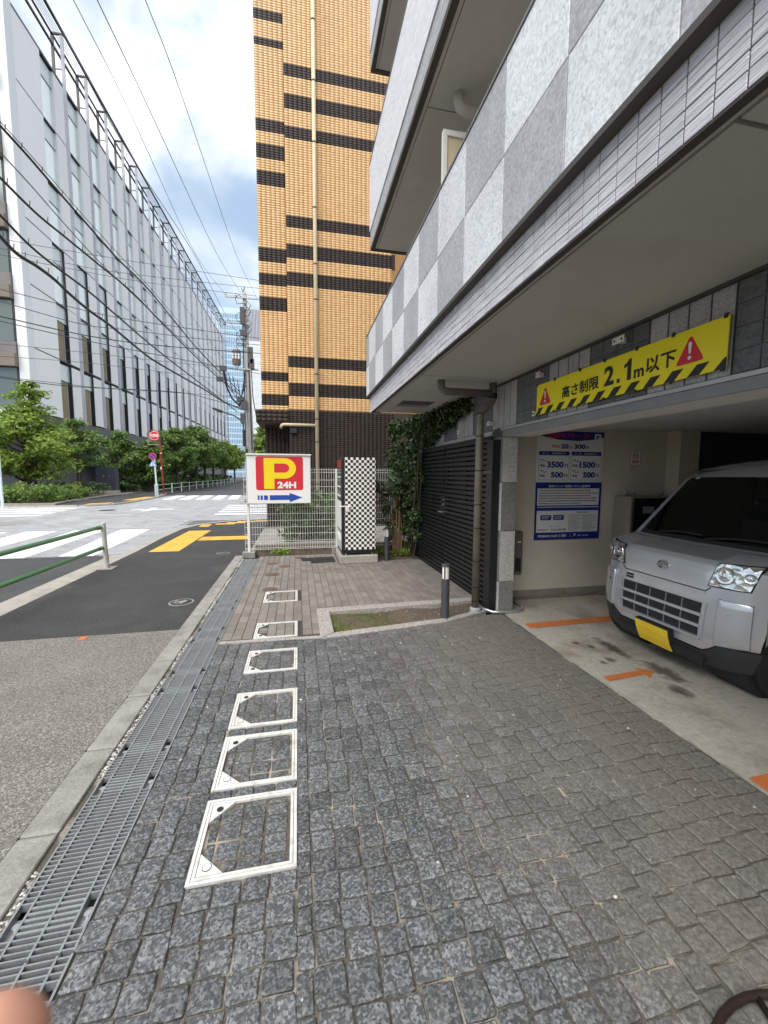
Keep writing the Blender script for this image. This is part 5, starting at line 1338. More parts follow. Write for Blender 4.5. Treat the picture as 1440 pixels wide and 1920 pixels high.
def crossing_signs():
    T = thing('hydrant_sign', (-10.82, 36, 0), 'red pole with a round red and white fire hydrant sign above a small empty frame', 'sign')
    b = MB(); b.tube([(-10.72, 36, 0), (-10.87, 36, 4.95)], .065, 10); b.build('pole', 'rust_red', T)
    U, V, W = (1, 0, 0), (0, 0, 1), (0, -1, 0); O = (-11.27, 35.95, 4.72)
    b = MB(); n = 28
    for i in range(n):
        a0, a1 = 2*math.pi*i/n, 2*math.pi*(i+1)/n
        b.plate([(.42*math.cos(a0), .42*math.sin(a0)), (.47*math.cos(a0), .47*math.sin(a0)), (.47*math.cos(a1), .47*math.sin(a1)), (.42*math.cos(a1), .42*math.sin(a1))], O, U, V, W, -.03, .03)
    b.build('ring', 'rust_red', T)
    b = MB(); b.plate(circle(.07, 0, .36, 28), O, U, V, W, -.02, .02); d = b.build('disc', 'sign_white', T)
    b = MB(); b.plate(circle(.07, 0, .33, 28), O, U, V, W, .02, .025); b.build('red_field', 'sign_red', d)
    b = MB(); b.plate([(-.20, -.1), (.34, -.1), (.34, .11), (-.20, .11)], O, U, V, W, .026, .03); b.build('band', 'sign_white', d)
    text('消火栓', 'sign_red', d, (-11.27-.19, 35.95, 4.72-.08), U, V, W, h=.17, w=.5, bold=.02, d=(0, .034))
    b = MB()
    for z in (4.0, 4.42): b.box(-11.72, -10.86, 35.97, 36.03, z-.02, z+.02)
    for x in (-11.7, -10.88): b.box(x-.02, x+.02, 35.97, 36.03, 4.0, 4.42)
    b.build('frame', 'pvc_grey', T)
    b = MB(); b.box(-10.82, -10.7, 35.9, 36.02, 3.3, 3.36); b.box(-10.85, -10.78, 35.9, 35.94, 2.0, 2.25); b.build('bracket', 'white_metal', T)
    T = thing('road_sign', (-10.55, 33.5, 0), 'pale pole with a round no parking sign over a blue pedestrian crossing sign', 'sign')
    b = MB(); b.tube([(-10.43, 33.5, 0), (-10.53, 33.5, 3.15)], .055, 10); b.tube([(-10.43, 33.5, 0), (-10.45, 33.5, .95)], .085, 10); b.build('pole', 'pale_blue_post', T)
    O = (-10.61, 33.42, 2.98)
    b = MB(); b.plate(circle(0, 0, .27, 28), O, U, V, W, -.01, .01); d = b.build('round_sign', 'sign_red', T)
    b = MB(); b.plate(circle(0, 0, .205, 28), O, U, V, W, .011, .014); b.build('blue_field', 'sign_blue', d)
    b = MB(); b.plate([(-.165, .125), (-.125, .165), (.165, -.125), (.125, -.165)], O, U, V, W, .015, .018); b.build('slash', 'sign_red', d)
    O = (-10.61, 33.42, 2.22)
    b = MB(); b.plate([(-.27, 0), (.27, 0), (.27, .06), (.02, .47), (-.02, .47), (-.27, .06)], O, U, V, W, -.01, .01); d = b.build('crossing_sign', 'crossing_blue', T)
    b = MB(); b.plate([(-.2, .04), (.2, .04), (0, .38)], O, U, V, W, .011, .013); b.build('triangle', 'sign_white', d)
    b = MB(); b.plate(circle(.0, .27, .03, 10), O, U, V, W, .014, .016); b.plate([(-.03, .24), (.03, .24), (.02, .15), (.06, .07), (.03, .06), (0, .12), (-.04, .06), (-.07, .07), (-.02, .15)], O, U, V, W, .014, .016)
    for k in range(3): b.plate([(-.13+.09*k, .045), (-.07+.09*k, .045), (-.07+.09*k, .057), (-.13+.09*k, .057)], O, U, V, W, .014, .016)
    b.build('walker', 'sign_blue', d)
    T = thing('sign_post', (-13.8, 22.6, 0), 'pale thin post at the left frame edge beside the planting', 'post')
    b = MB(); b.tube([(-13.80, 22.6, -.07), (-13.80, 22.6, 3)], .06, 10); b.build('pole', 'pale_blue_post', T)
    # cabinet and dark wall behind
    T = thing('utility_cabinet', (-15.1, 36.8, 0), 'dark grey utility cabinet on a pale plinth among the trees', 'cabinet')
    b = MB(); b.box(-15.8, -14.4, 36.5, 37.2, .32, 2.2, .01); b.build('body', 'cabinet_grey', T)
    b = MB(); b.box(-15.84, -14.36, 36.45, 37.25, .0, .315, .01); b.build('plinth', 'concrete_light', T)
    for x0, x1 in ((-15.76, -15.12), (-15.09, -14.44)):
        b = MB(); b.box(x0, x1, 36.48, 36.499, .82, 2.14, .003); d = b.build('door', 'cabinet_grey', T)
        b = MB(); b.box(x0+.3 if x0 > -15.5 else x1-.1, (x0+.33) if x0 > -15.5 else x1-.06, 36.46, 36.479, 1.4, 1.55); b.build('handle', 'steel', d)
    b = MB(); b.box(-15.76, -14.44, 36.485, 36.499, .36, .78); b.build('lower_panel', 'cabinet_grey', T)
    b = MB(); b.box(-15.7, -15.3, 36.478, 36.484, .86, .885); b.build('name_strip', 'pvc_grey', T)
    b = MB(); b.box(-27, -15.9, 37.4, 37.7, 0, 2.25); tag(b.build('dark_wall', 'cabinet_grey'), 'long dark low wall left of the utility cabinet behind the trees', 'wall')
    b = MB(); b.box(-27, -15.2, 36.2, 36.9, .05, .3); tag(b.build('stone_bench', 'concrete_light'), 'long pale stone edge at the foot of the dark wall', 'bench')
mat('cabinet_grey', (.03, .034, .045), .5, var=.1)
mat('crossing_blue', (.10, .25, .62), .45)
crossing_signs()

# ------------------------------------------------------------------ utility pole and cables
def pole():
    x, y = -2.95, 27
    T = thing('utility_pole', (x, y, 0), 'concrete utility pole with transformer and many cables beside the tiled building', 'utility pole')
    b = MB(); b.tube([(x+.14, y, 0), (x-.08, y, 12.65)], [.19, .125], 14); b.build('shaft', 'pole_concrete', T, smooth=True)
    for z, x0, x1 in ((12.3, -4.15, -2.0), (10.8, -4.1, -2.65), (8.1, -3.6, -2.3)):
        b = MB(); b.box(x0, x1, y-.2, y-.12, z-.04, z+.04); a = b.build('cross_arm', 'aluminium', T)
        b = MB()
        for xx in ((x0+.05, x1-.1, x0+.6) if z > 12 else (x0+.05,)): b.lathe(xx, y-.16, [(z+.04, .03), (z+.1, .07), (z+.16, .045), (z+.22, .07), (z+.3, .03)], 8)
        b.build('insulator', 'insulator', a)
    b = MB(); b.tube([(-3.1, y, 12.6), (-3.02, y, 13.0)], .03, 6); b.tube([(-3.1, y, 12.6), (-3.2, y, 12.95)], .02, 6); b.build('top_pin', 'cable_grey', T)
    b = MB(); b.lathe(-3.58, y-.1, [(8.3, .02), (8.33, .23), (8.5, .26), (9.15, .26), (9.25, .2), (9.28, .02)], 16); t = b.build('transformer', 'pipe_brown', T)
    b = MB()
    for k in range(3): b.lathe(-3.75+.17*k, y-.34, [(8.62, .05), (8.7, .08), (8.78, .05), (8.86, .08), (8.95, .05)], 8)
    b.build('bushing', 'insulator', t)
    b = MB()
    for k in range(9):
        z = 9.4+.35*k; s = random.choice((-1, 1, -1)); b.tube([(-3.02, y-.15, z), (-3.1+.25*s, y-.22, z+.25), (-3.1+.45*s, y-.2, z+.05), (-3.15+.3*s, y-.2, z-.3), (-3.0, y-.16, z-.2)], .022, 5)
    for k in range(4):
        x0 = -4.6+.25*k; b.tube([(x0+.3, y-.3, 8.0-.2*k), (x0+.5, y-.3, 7.0-.3*k), (-3.45, y-.25, 6.1-.1*k), (-3.05, y-.2, 7.2+.3*k)], .025, 5)
    b.tube([(-4.35, y-.2, 8.0), (-4.2, y-.2, 7.0), (-3.9, y-.2, 6.3), (-3.45, y-.2, 5.85)], .06, 6)
    b.tube([(-2.9, y-.16, 8.9), (-2.85, y-.18, 7.0), (-2.8, y-.18, 3.2)], .03, 6); b.tube([(-2.75, y-.16, 9.2), (-2.68, y-.16, 6.5), (-2.45, y-.1, 4.9)], .03, 6)
    b.build('jumper_cable', 'cable_black', T)
    b = MB()
    for (xx, z, w, h) in ((-3.4, 6.25, .22, .16), (-3.2, 5.9, .18, .3), (-3.28, 5.1, .14, .3), (-2.75, 8.9, .16, .5), (-2.65, 8.4, .12, .3), (-3.15, 11.2, .14, .5), (-3.1, 10.2, .2, .18), (-4.35, 8.05, .2, .16), (-4.55, 7.4, .2, .14)): b = MB(); b.box(xx-w, xx+w, y-.36, y-.2, z-h, z+h, .02); b.build('junction_box', 'cable_grey', T)
    b = MB()
    for z in (1.2, 3.4, 4.5, 5.6, 6.4, 7.1, 8.0, 9.6, 10.7, 11.8): b.cyl(x+.14-.22*z/12.65, y, z, z+.05, .2-.065*z/12.65, n=12)
    b.build('band', 'aluminium', T)
    b = MB(); b.box(-3.34, -3.18, y-.2, y-.06, 3.4, 4.4, .02); L_ = b.build('lamp_gear', 'cable_black', T)
    b = MB(); b.tube([(-3.27, y-.13, 4.4), (-3.28, y-.13, 4.75), (-3.42, y-.13, 5.0), (-3.8, y-.13, 5.26), (-4.57, y-.13, 5.5), (-4.65, y-.13, 5.52)], .045, 8); b.build('lamp_arm', 'cable_grey', T)
    b = MB(); b.tube([(-4.5, y-.13, 5.47), (-4.66, y-.13, 5.53), (-5.05, y-.13, 5.68)], [.1, .09, .06], 10); b.build('street_lamp_head', 'cable_black', T)
pole()

CABLES = [
    (0.01, [(-2.45, 6.43, 9.43), (-2.47, 8.50, 9.84), (-2.49, 11.08, 10.35), (-2.59, 20.34, 11.56), (-2.30, 27.00, 12.42)]),  # topr
    (0.012, [(-3.13, 6.48, 9.24), (-3.22, 8.50, 9.67), (-3.32, 11.02, 10.21), (-3.48, 20.49, 11.65), (-3.23, 27.00, 12.65)]),  # topm
    (0.01, [(-3.41, 6.07, 9.11), (-3.58, 8.50, 9.59), (-3.78, 11.53, 10.20), (-4.29, 20.34, 11.35), (-4.06, 27.00, 12.41)]),  # topl
    (0.013, [(-3.92, 7.40, 9.36), (-3.98, 8.50, 9.46), (-4.05, 9.88, 9.59), (-4.06, 12.39, 9.75), (-3.73, 17.42, 9.97), (-3.55, 22.63, 9.85), (-3.21, 27.00, 9.79)]),  # side
    (0.03, [(-5.07, 8.39, 7.75), (-5.07, 9.00, 7.78), (-5.06, 9.76, 7.81), (-5.05, 10.92, 7.81), (-5.01, 11.91, 7.79), (-4.93, 13.43, 7.74), (-4.72, 15.47, 7.70), (-4.37, 19.96, 7.30), (-3.87, 23.98, 6.99), (-3.45, 27.00, 6.74)]),  # t1
    (0.01, [(-5.07, 8.39, 7.81), (-5.06, 9.00, 7.84), (-5.05, 9.76, 7.88), (-5.03, 10.89, 7.90), (-5.00, 11.89, 7.89), (-4.90, 13.37, 7.87), (-4.72, 15.47, 7.82), (-4.34, 19.86, 7.50), (-3.86, 23.98, 7.18), (-3.44, 27.00, 6.97)]),  # t1b
    (0.03, [(-5.12, 8.17, 6.90), (-5.13, 9.00, 6.91), (-5.13, 10.04, 6.92), (-5.07, 10.93, 6.97), (-4.97, 12.18, 7.03), (-4.78, 14.05, 7.07), (-4.56, 16.93, 6.92), (-4.03, 21.93, 6.63), (-3.30, 27.00, 6.42)]),  # t2
    (0.03, [(-5.13, 8.07, 6.32), (-5.17, 9.00, 6.27), (-5.22, 10.16, 6.22), (-5.12, 12.07, 6.25), (-5.05, 13.54, 6.20), (-4.87, 16.24, 6.07), (-4.39, 20.84, 5.87), (-3.64, 27.00, 5.53)]),  # t3
    (0.042, [(-5.16, 8.57, 5.94), (-5.20, 9.00, 5.91), (-5.24, 9.54, 5.87), (-5.21, 10.09, 5.91), (-5.19, 10.69, 5.91), (-5.20, 11.21, 5.87), (-5.19, 12.16, 5.83), (-5.11, 13.30, 5.81), (-5.02, 15.13, 5.70), (-4.89, 16.64, 5.66), (-4.31, 21.08, 5.67), (-3.95, 23.76, 5.61), (-3.41, 27.00, 5.70)]),  # t4
    (0.014, [(-5.09, 8.27, 7.33), (-5.10, 9.00, 7.34), (-5.11, 9.91, 7.35), (-5.12, 11.28, 7.31), (-5.06, 13.02, 7.25), (-4.76, 16.42, 7.15), (-4.08, 22.24, 6.83), (-3.39, 27.00, 6.58)]),  # t5
    (0.013, [(-13.17, 19.54, 11.09), (-12.27, 20.00, 11.15), (-11.14, 20.58, 11.23), (-8.14, 21.97, 11.61), (-5.13, 23.24, 11.99), (-1.92, 24.50, 12.37)]),  # x1
    (0.013, [(-12.89, 19.70, 10.66), (-12.30, 20.00, 10.73), (-11.56, 20.38, 10.80), (-9.85, 21.22, 10.87), (-7.86, 22.12, 11.06), (-1.93, 24.50, 11.95)]),  # x2
    (0.013, [(-12.90, 19.69, 10.50), (-12.31, 20.00, 10.52), (-11.58, 20.39, 10.55), (-9.80, 21.26, 10.67), (-7.00, 22.53, 10.90), (-2.14, 24.50, 11.53)]),  # x3
    (0.018, [(-10.86, 16.71, 8.06), (-10.55, 17.00, 8.08), (-10.15, 17.37, 8.10), (-9.69, 17.78, 8.12), (-7.61, 19.49, 8.19), (-5.38, 21.12, 8.47), (-2.17, 23.27, 8.90), (-1.02, 24.00, 9.07)]),  # h1
    (0.018, [(-10.89, 16.70, 7.70), (-10.58, 17.00, 7.70), (-10.18, 17.37, 7.69), (-8.41, 18.91, 7.60), (-7.17, 19.86, 7.79), (-3.63, 22.33, 8.32), (-1.02, 24.00, 8.73)]),  # h2
    (0.024, [(-10.94, 16.71, 7.10), (-10.62, 17.00, 7.13), (-10.21, 17.36, 7.17), (-8.19, 19.08, 7.20), (-6.04, 20.68, 7.45), (-2.11, 23.32, 8.12), (-1.03, 24.00, 8.33)]),  # h3
    (0.02, [(-10.95, 16.71, 6.97), (-10.63, 17.00, 6.99), (-10.22, 17.36, 7.01), (-8.19, 19.06, 6.99), (-5.49, 21.07, 7.03), (-2.13, 23.32, 7.07), (-1.05, 24.00, 7.14)]),  # h4
    (0.014, [(-12.28, 18.63, 6.65), (-11.94, 19.00, 6.71), (-11.52, 19.47, 6.78), (-9.61, 21.44, 7.16), (-6.37, 24.41, 7.65), (-3.25, 27.00, 8.13)]),  # h5
    (0.014, [(-12.32, 18.63, 6.13), (-11.98, 19.00, 6.21), (-11.56, 19.46, 6.30), (-9.48, 21.58, 6.73), (-7.02, 23.85, 7.01), (-3.27, 27.00, 7.39)]),  # h6
    (0.016, [(-12.36, 18.62, 5.59), (-12.03, 19.00, 5.56), (-11.62, 19.47, 5.53), (-10.92, 20.22, 5.57), (-8.91, 22.20, 5.73), (-6.43, 24.41, 6.07), (-3.30, 27.00, 6.42)]),  # h7
    (0.022, [(-12.36, 18.62, 5.53), (-12.03, 19.00, 5.50), (-11.62, 19.47, 5.47), (-9.84, 21.29, 5.58), (-6.42, 24.37, 6.09), (-4.79, 25.76, 5.98), (-3.31, 27.00, 5.77)]),  # h8
]
CLAB = ['rightmost thin wire running to the right end of the pole top crossarm', 'middle thin wire running to the very top of the utility pole', 'thin wire running to the left end of the pole top crossarm', 'thin wire just right of the office roof rail',
 'highest thick cable with clips slanting down across the office front', 'thin messenger wire riding just above the highest thick cable', 'second thick slanting cable from the top, crossing the office front', 'third thick slanting cable from the top', 'thickest lowest slanting cable bundle ending at the pole', 'thin slanting wire between the two upper thick cables',
 'uppermost of three level wires high across the road', 'middle of three level wires high across the road', 'lowest of three level wires high across the road', 'uppermost of the shallow cables crossing the lower office windows', 'second shallow cable from the top crossing the lower office windows', 'thicker third shallow cable crossing the road', 'fourth shallow cable crossing the road', 'thin shallow wire just under the four upper shallow cables', 'thin nearly level wire above the lowest pair', 'upper wire of the lowest pair across the office front', 'lower thicker wire of the lowest pair across the office front']
def smooth_path(P, n=5):
    P = [Vector(p) for p in P]; out = []
    for i in range(len(P)-1):
        a, b, c, d = P[max(i-1, 0)], P[i], P[i+1], P[min(i+2, len(P)-1)]
        for k in range(n):
            t = k/n; out.append(.5*((2*b)+(c-a)*t+(2*a-5*b+4*c-d)*t*t+(3*b-a-3*c+d)*t**3))
    return out+[P[-1]]
for (r, P), lab in zip(CABLES, CLAB):
    b = MB(); p = smooth_path(P); b.tube(p, r*.78, 6)
    o = tag(b.build('overhead_cable', 'cable_black' if r > .02 else 'cable_grey', smooth=True), lab, 'cable', 'overhead cables')
    if r in (.03, .042):
        c = MB()
        for i in range(3, len(p)-2, 3): c.tube([p[i]+Vector((0, 0, r)), p[i]+Vector((.01, 0, r+.09))], .008, 5)
        c.build('cable_clip', 'cable_grey', o)
# ------------------------------------------------------------------ height limit banner
def banner():
    Y0, Y1, Z0, Z1 = 3.672, 1.852, 2.243, 2.527      # left end is farther from the camera
    T = thing('height_banner', (FX-.03, 2.76, 2.24), 'yellow height limit banner with red warning triangles over the garage mouth', 'banner')
    U, V, W = Vector((0, -1, 0)), Vector((0, 0, 1)), Vector((-1, 0, 0)); O = Vector((FX-.035, Y0, Z0)); Wd, Hd = Y0-Y1, Z1-Z0
    b = MB(); b.plate([(0, 0), (Wd, 0), (Wd, Hd), (0, Hd)], O, U, V, W, -.006, 0); b.build('board', 'banner_yellow', T)
    b = MB()
    n = 11; sh = .062; st = Wd/11.3
    for k in range(n+1):
        a = -.02+st*k; p = [(a, .0), (a+.075, .0), (a+.135, sh), (a+.06, sh)]
        p = [(min(max(x, 0), Wd), y) for x, y in p]
        if k == n and p[0][0] >= Wd-.03: continue
        b.plate(p, O, U, V, W, .0006, .0018)
    b.build('hazard_stripe', 'banner_black', T)
    def tri(cx, s):
        p = [(-.5, 0), (.5, 0), (0, .9)]; q = []
        for i in range(3):
            a, c, e = Vector(p[i-1]), Vector(p[i]), Vector(p[(i+1) % 3])
            for t in (0, .5, 1):
                u = c+(a-c).normalized()*.12; w = c+(e-c).normalized()*.12; q.append(tuple(u*(1-t)**2+c*2*t*(1-t)+w*t*t))
        b = MB(); b.plate([(cx+x*s, .083+y*s) for x, y in q], O, U, V, W, .0006, .002); t = b.build('warning_triangle', 'sign_red', T)
        b = MB(); b.plate([(cx-.035*s, .083+.30*s), (cx+.035*s, .083+.30*s), (cx+.06*s, .083+.62*s), (cx+.03*s, .083+.67*s), (cx-.03*s, .083+.67*s), (cx-.06*s, .083+.62*s)], O, U, V, W, .0024, .0036); b.plate(circle(cx, .083+.17*s, .062*s, 14), O, U, V, W, .0024, .0036); b.build('exclamation', 'sign_white', t)
    tri(.14, .185); tri(1.60, .185)
    def tx(s, x, z, h, w, bo=.028): text(s, 'banner_black', T, O+U*x+V*z, U, V, W, h=h, w=w, bold=bo, d=(0, .0016))
    tx('高さ制限', .392, .088, .105, .455); tx('2', .90, .088, .145, .10, .035); tx('m', 1.185, .086, .06, .085, .03); tx('以下', 1.283, .092, .105, .225)
    b = MB(); b.plate([(1.03, .088), (1.058, .088), (1.058, .116), (1.03, .116)], O, U, V, W, 0, .0016); b.plate([(1.125, .088), (1.16, .088), (1.16, .233), (1.135, .233), (1.125, .215), (1.095, .20), (1.095, .176), (1.125, .186)], O, U, V, W, 0, .0016); b.build('lettering', 'banner_black', T)
    b = MB()
    for x in [.0, .28, .62, .9, 1.2, 1.48, 1.80]:
        b.plate([(x-.008 if x else 0, Hd-.012), (x+.012, Hd-.012), (x+.012, Hd+.014), (x-.008 if x else 0, Hd+.014)], O, U, V, W, -.004, .006)
        b.plate([(x-.008 if x else 0, -.012), (x+.012, -.012), (x+.012, .008), (x-.008 if x else 0, .008)], O, U, V, W, -.004, .006)
    b.build('clip', 'black_metal', T)
banner()

# ------------------------------------------------------------------ price board and small notice on the garage wall
def price_board():
    X0, X1, Z0, Z1, Yw = 3.062, 4.062, .79, 2.235, 4.83
    T = thing('price_board', ((X0+X1)/2, Yw, Z0), 'tall blue and white parking price board on the cream garage wall', 'sign board')
    U, V, W = Vector((1, 0, 0)), Vector((0, 0, 1)), Vector((0, -1, 0)); H = Z1-Z0
    O = Vector((X0, Yw-.006, Z0))
    def pl(name, m, x0, x1, v0, v1, d, r=0):
        b = MB(); p = rrect(x0, x1, H*(1-v1), H*(1-v0), r, 3) if r else [(x0, H*(1-v1)), (x1, H*(1-v1)), (x1, H*(1-v0)), (x0, H*(1-v0))]
        b.plate(p, O, U, V, W, d-.0008, d); return b.build(name, m, T)
    def tx(s, m, x, v, h, w=None, bo=.02, al='L', d=.003): text(s, m, T, O+U*x+V*(H*(1-v)), U, V, W, h=h*H, w=w, bold=bo, d=(0, d), align=al)
    b = MB(); b.plate([(0, 0), (1, 0), (1, H), (0, H)], O, U, V, W, -.005, 0); b.build('board', 'sign_white', T)
    b = MB(); b.plate([(.0, H), (.06, H*.955), (.3, H*.925), (.6, H*.915), (.85, H*.93), (1, H*.95), (1, H)], O, U, V, W, .0006, .0014); b.build('header', 'print_navy', T)
    tx('100円パーク', 'sign_red', .12, .062, .045, .66, .03); pl('icon', 'sign_white', .855, .955, .018, .085, .0024, .015); tx('P', 'print_navy', .88, .072, .043, .05, .04, d=.0034)
    tx('終日', 'sign_red', .215, .15, .027, .11); tx('20', 'print_navy', .35, .157, .043, .115, .045); tx('分', 'print_navy', .475, .157, .026, .05); tx('300', 'print_navy', .545, .157, .043, .175, .045); tx('円', 'print_navy', .725, .157, .027, .05)
    for k, (a, c, big) in enumerate(((.03, .485, '3500'), (.515, .975, '1500'))):
        pl('header', 'print_navy', a, c, .182, .218, .0014, .012)
        tx('月～土　長時間割引き' if k == 0 else '日・祝　長時間割引き', 'sign_white', a+.05, .208, .014, .34, .01)
        for (x0, x1, v0, v1) in ((a, a+.004, .22, .445), (c-.004, c, .22, .445), (a, c, .442, .445)): pl('box_line', 'print_navy', x0, x1, v0, v1, .0014)
        tx('最高', 'print_navy', a+.02, .325, .025, .075); tx(big, 'print_navy', a+.125, .332, .058, .245, .045); tx('円', 'print_navy', a+.385, .33, .034, .05)
        tx('最高', 'print_navy', a+.02, .418, .025, .075); tx('500', 'print_navy', a+.185, .424, .055, .185, .045); tx('円', 'print_navy', a+.385, .422, .034, .05)
        for v in (.255, .268, .355, .368):
            pl('small_print', 'print_navy', a+.02+(.03 if v in (.268, .368) else 0), a+.07+(.05 if v in (.268, .368) else 0), v, v+.006, .0014)
    pl('lower_field', 'print_navy', 0, 1, .465, 1, .0014)
    tx('車両ナンバー認識システム駐車場', 'sign_white', .19, .513, .024, .63, .012)
    pl('text_field', 'sign_white', .03, .965, .522, .678, .0022)
    rd = random.Random(4)
    def lines(x0, x1, v, h, m, d, red=None):
        x = x0
        b = MB(); b2 = MB()
        while x < x1-.012:
            w = rd.uniform(.008, .02); q = b2 if red and red[0] < x < red[1] else b
            for kk in range(2):
                q.plate([(x, H*(1-v-h*(.45+.5*kk))), (x+w, H*(1-v-h*(.45+.5*kk))), (x+w, H*(1-v-h*(.1+.5*kk))), (x, H*(1-v-h*(.1+.5*kk)))], O, U, V, W, d, d+.0006)
            x += w+rd.uniform(.003, .006)
        if b.v: b.build('small_print', m, T)
        if b2.v: b2.build('small_print', 'sign_red', T)
    for k, (xe, red) in enumerate(((.84, None), (.95, (.42, 1)), (.84, None), (.93, (.7, .85)), (.93, None), (.7, None))): lines(.05, xe, .534+.024*k, .014, 'print_dark', .0024, red)
    lines(.04, .97, .688, .013, 'sign_white', .0016)
    pl('text_field', 'sign_white', .03, .965, .728, .93, .0022)
    for x0 in (.085, .275): pl('badge', 'print_navy', x0, x0+.165, .768, .815, .003, .015); lines(x0+.02, x0+.15, .779, .01, 'sign_white', .0032); lines(x0+.02, x0+.13, .797, .007, 'sign_white', .0032)
    lines(.63, .82, .74, .011, 'print_dark', .0024)
    for q in range(15): lines(.51, .70-.04*(q % 4 == 2), .765+.0105*q, .006, 'print_grey', .0024); lines(.72, .93-.05*(q % 3 == 1), .765+.0105*q, .006, 'print_grey', .0024)
    tx('サポートセンター', 'print_dark', .22, .882, .012, .19, .01); tx('緊急連絡先', 'print_dark', .05, .915, .018, .14, .01); tx('0120-000-942', 'print_dark', .25, .916, .020, .23, .02)
    tx('PREMIUM CUBE G 田町', 'sign_white', .06, .977, .026, .43, .02); pl('divider', 'sign_white', .545, .548, .95, .98, .003)
    b = MB(); b.plate([(.59, H*.03), (.625, H*.035), (.63, H*.05), (.605, H*.055), (.60, H*.045), (.615, H*.045), (.612, H*.038), (.585, H*.022)], O, U, V, W, .0016, .0028); b.build('emblem', 'sign_white', T)
    tx('管理　株式会社', 'sign_white', .66, .972, .014, .17, .01)
    # no smoking notice
    T = thing('no_smoking_sign', (4.6, Yw, 1.72), 'small red no smoking notice on the cream wall above the dark machine', 'notice')
    O = Vector((4.50, Yw-.002, 1.80))
    b = MB(); b.plate([(0, 0), (.175, 0), (.175, .20), (0, .20)], O, U, V, W, -.002, 0); b.build('board', 'sign_white', T)
    b = MB()
    for p in ([(0, 0), (.175, 0), (.175, .006), (0, .006)], [(0, .194), (.175, .194), (.175, .2), (0, .2)], [(0, 0), (.006, 0), (.006, .2), (0, .2)], [(.169, 0), (.175, 0), (.175, .2), (.169, .2)]): b.plate(p, O, U, V, W, .0004, .001)
    for i in range(20):
        a0, a1 = 2*math.pi*i/20, 2*math.pi*(i+1)/20
        b.plate([(.0875+r*math.cos(a), .13+r*math.sin(a)) for r, a in ((.038, a0), (.048, a0), (.048, a1), (.038, a1))], O, U, V, W, .0004, .001)
    b.plate([(.053, .158), (.059, .164), (.122, .102), (.116, .096)], O, U, V, W, .0011, .0016)
    b.build('prohibition_ring', 'sign_red', T)
    b = MB(); b.plate([(.055, .124), (.115, .124), (.115, .134), (.055, .134)], O, U, V, W, .0004, .0009); b.build('cigarette', 'print_dark', T)
    text('禁煙', 'sign_red', T, O+U*.035+V*.025, U, V, W, h=.045, w=.105, bold=.02, d=(0, .001))
    b = MB()
    for k in range(3): b.plate([(.005, -.025-.022*k), (.12-.02*k, -.025-.022*k), (.12-.02*k, -.018-.022*k), (.005, -.018-.022*k)], O, U, V, W, -.001, .0002)
    b.build('small_print', 'print_grey', T)
    # pay machine
    T = thing('pay_machine', (4.75, 4.65, 0), 'dark parking pay machine in a beige housing by the garage wall behind the van', 'pay machine')
    b = MB(); b.box(4.27, 5.08, 4.53, 4.825, .003, 1.38, .006); b.build('housing', 'housing_beige', T)
    b = MB(); b.box(4.30, 5.07, 4.51, 4.535, .25, 1.36, .004); b.build('front', 'black_metal', T)
    b = MB(); b.box(4.45, 4.62, 4.503, 4.511, 1.16, 1.25); b.build('screen', 'print_grey', T)
    b = MB(); b.box(4.72, 4.745, 4.50, 4.511, 1.1, 1.28); b.box(4.7, 4.77, 4.49, 4.511, 1.02, 1.06); b.build('slot', 'aluminium', T)
    for x in (4.33, 4.45, 4.9): b = MB(); b.lathe(x, 4.7, [(1.38, .02), (1.42, .035), (1.45, .02)], 10); b.build('knob', 'steel', T)
price_board()

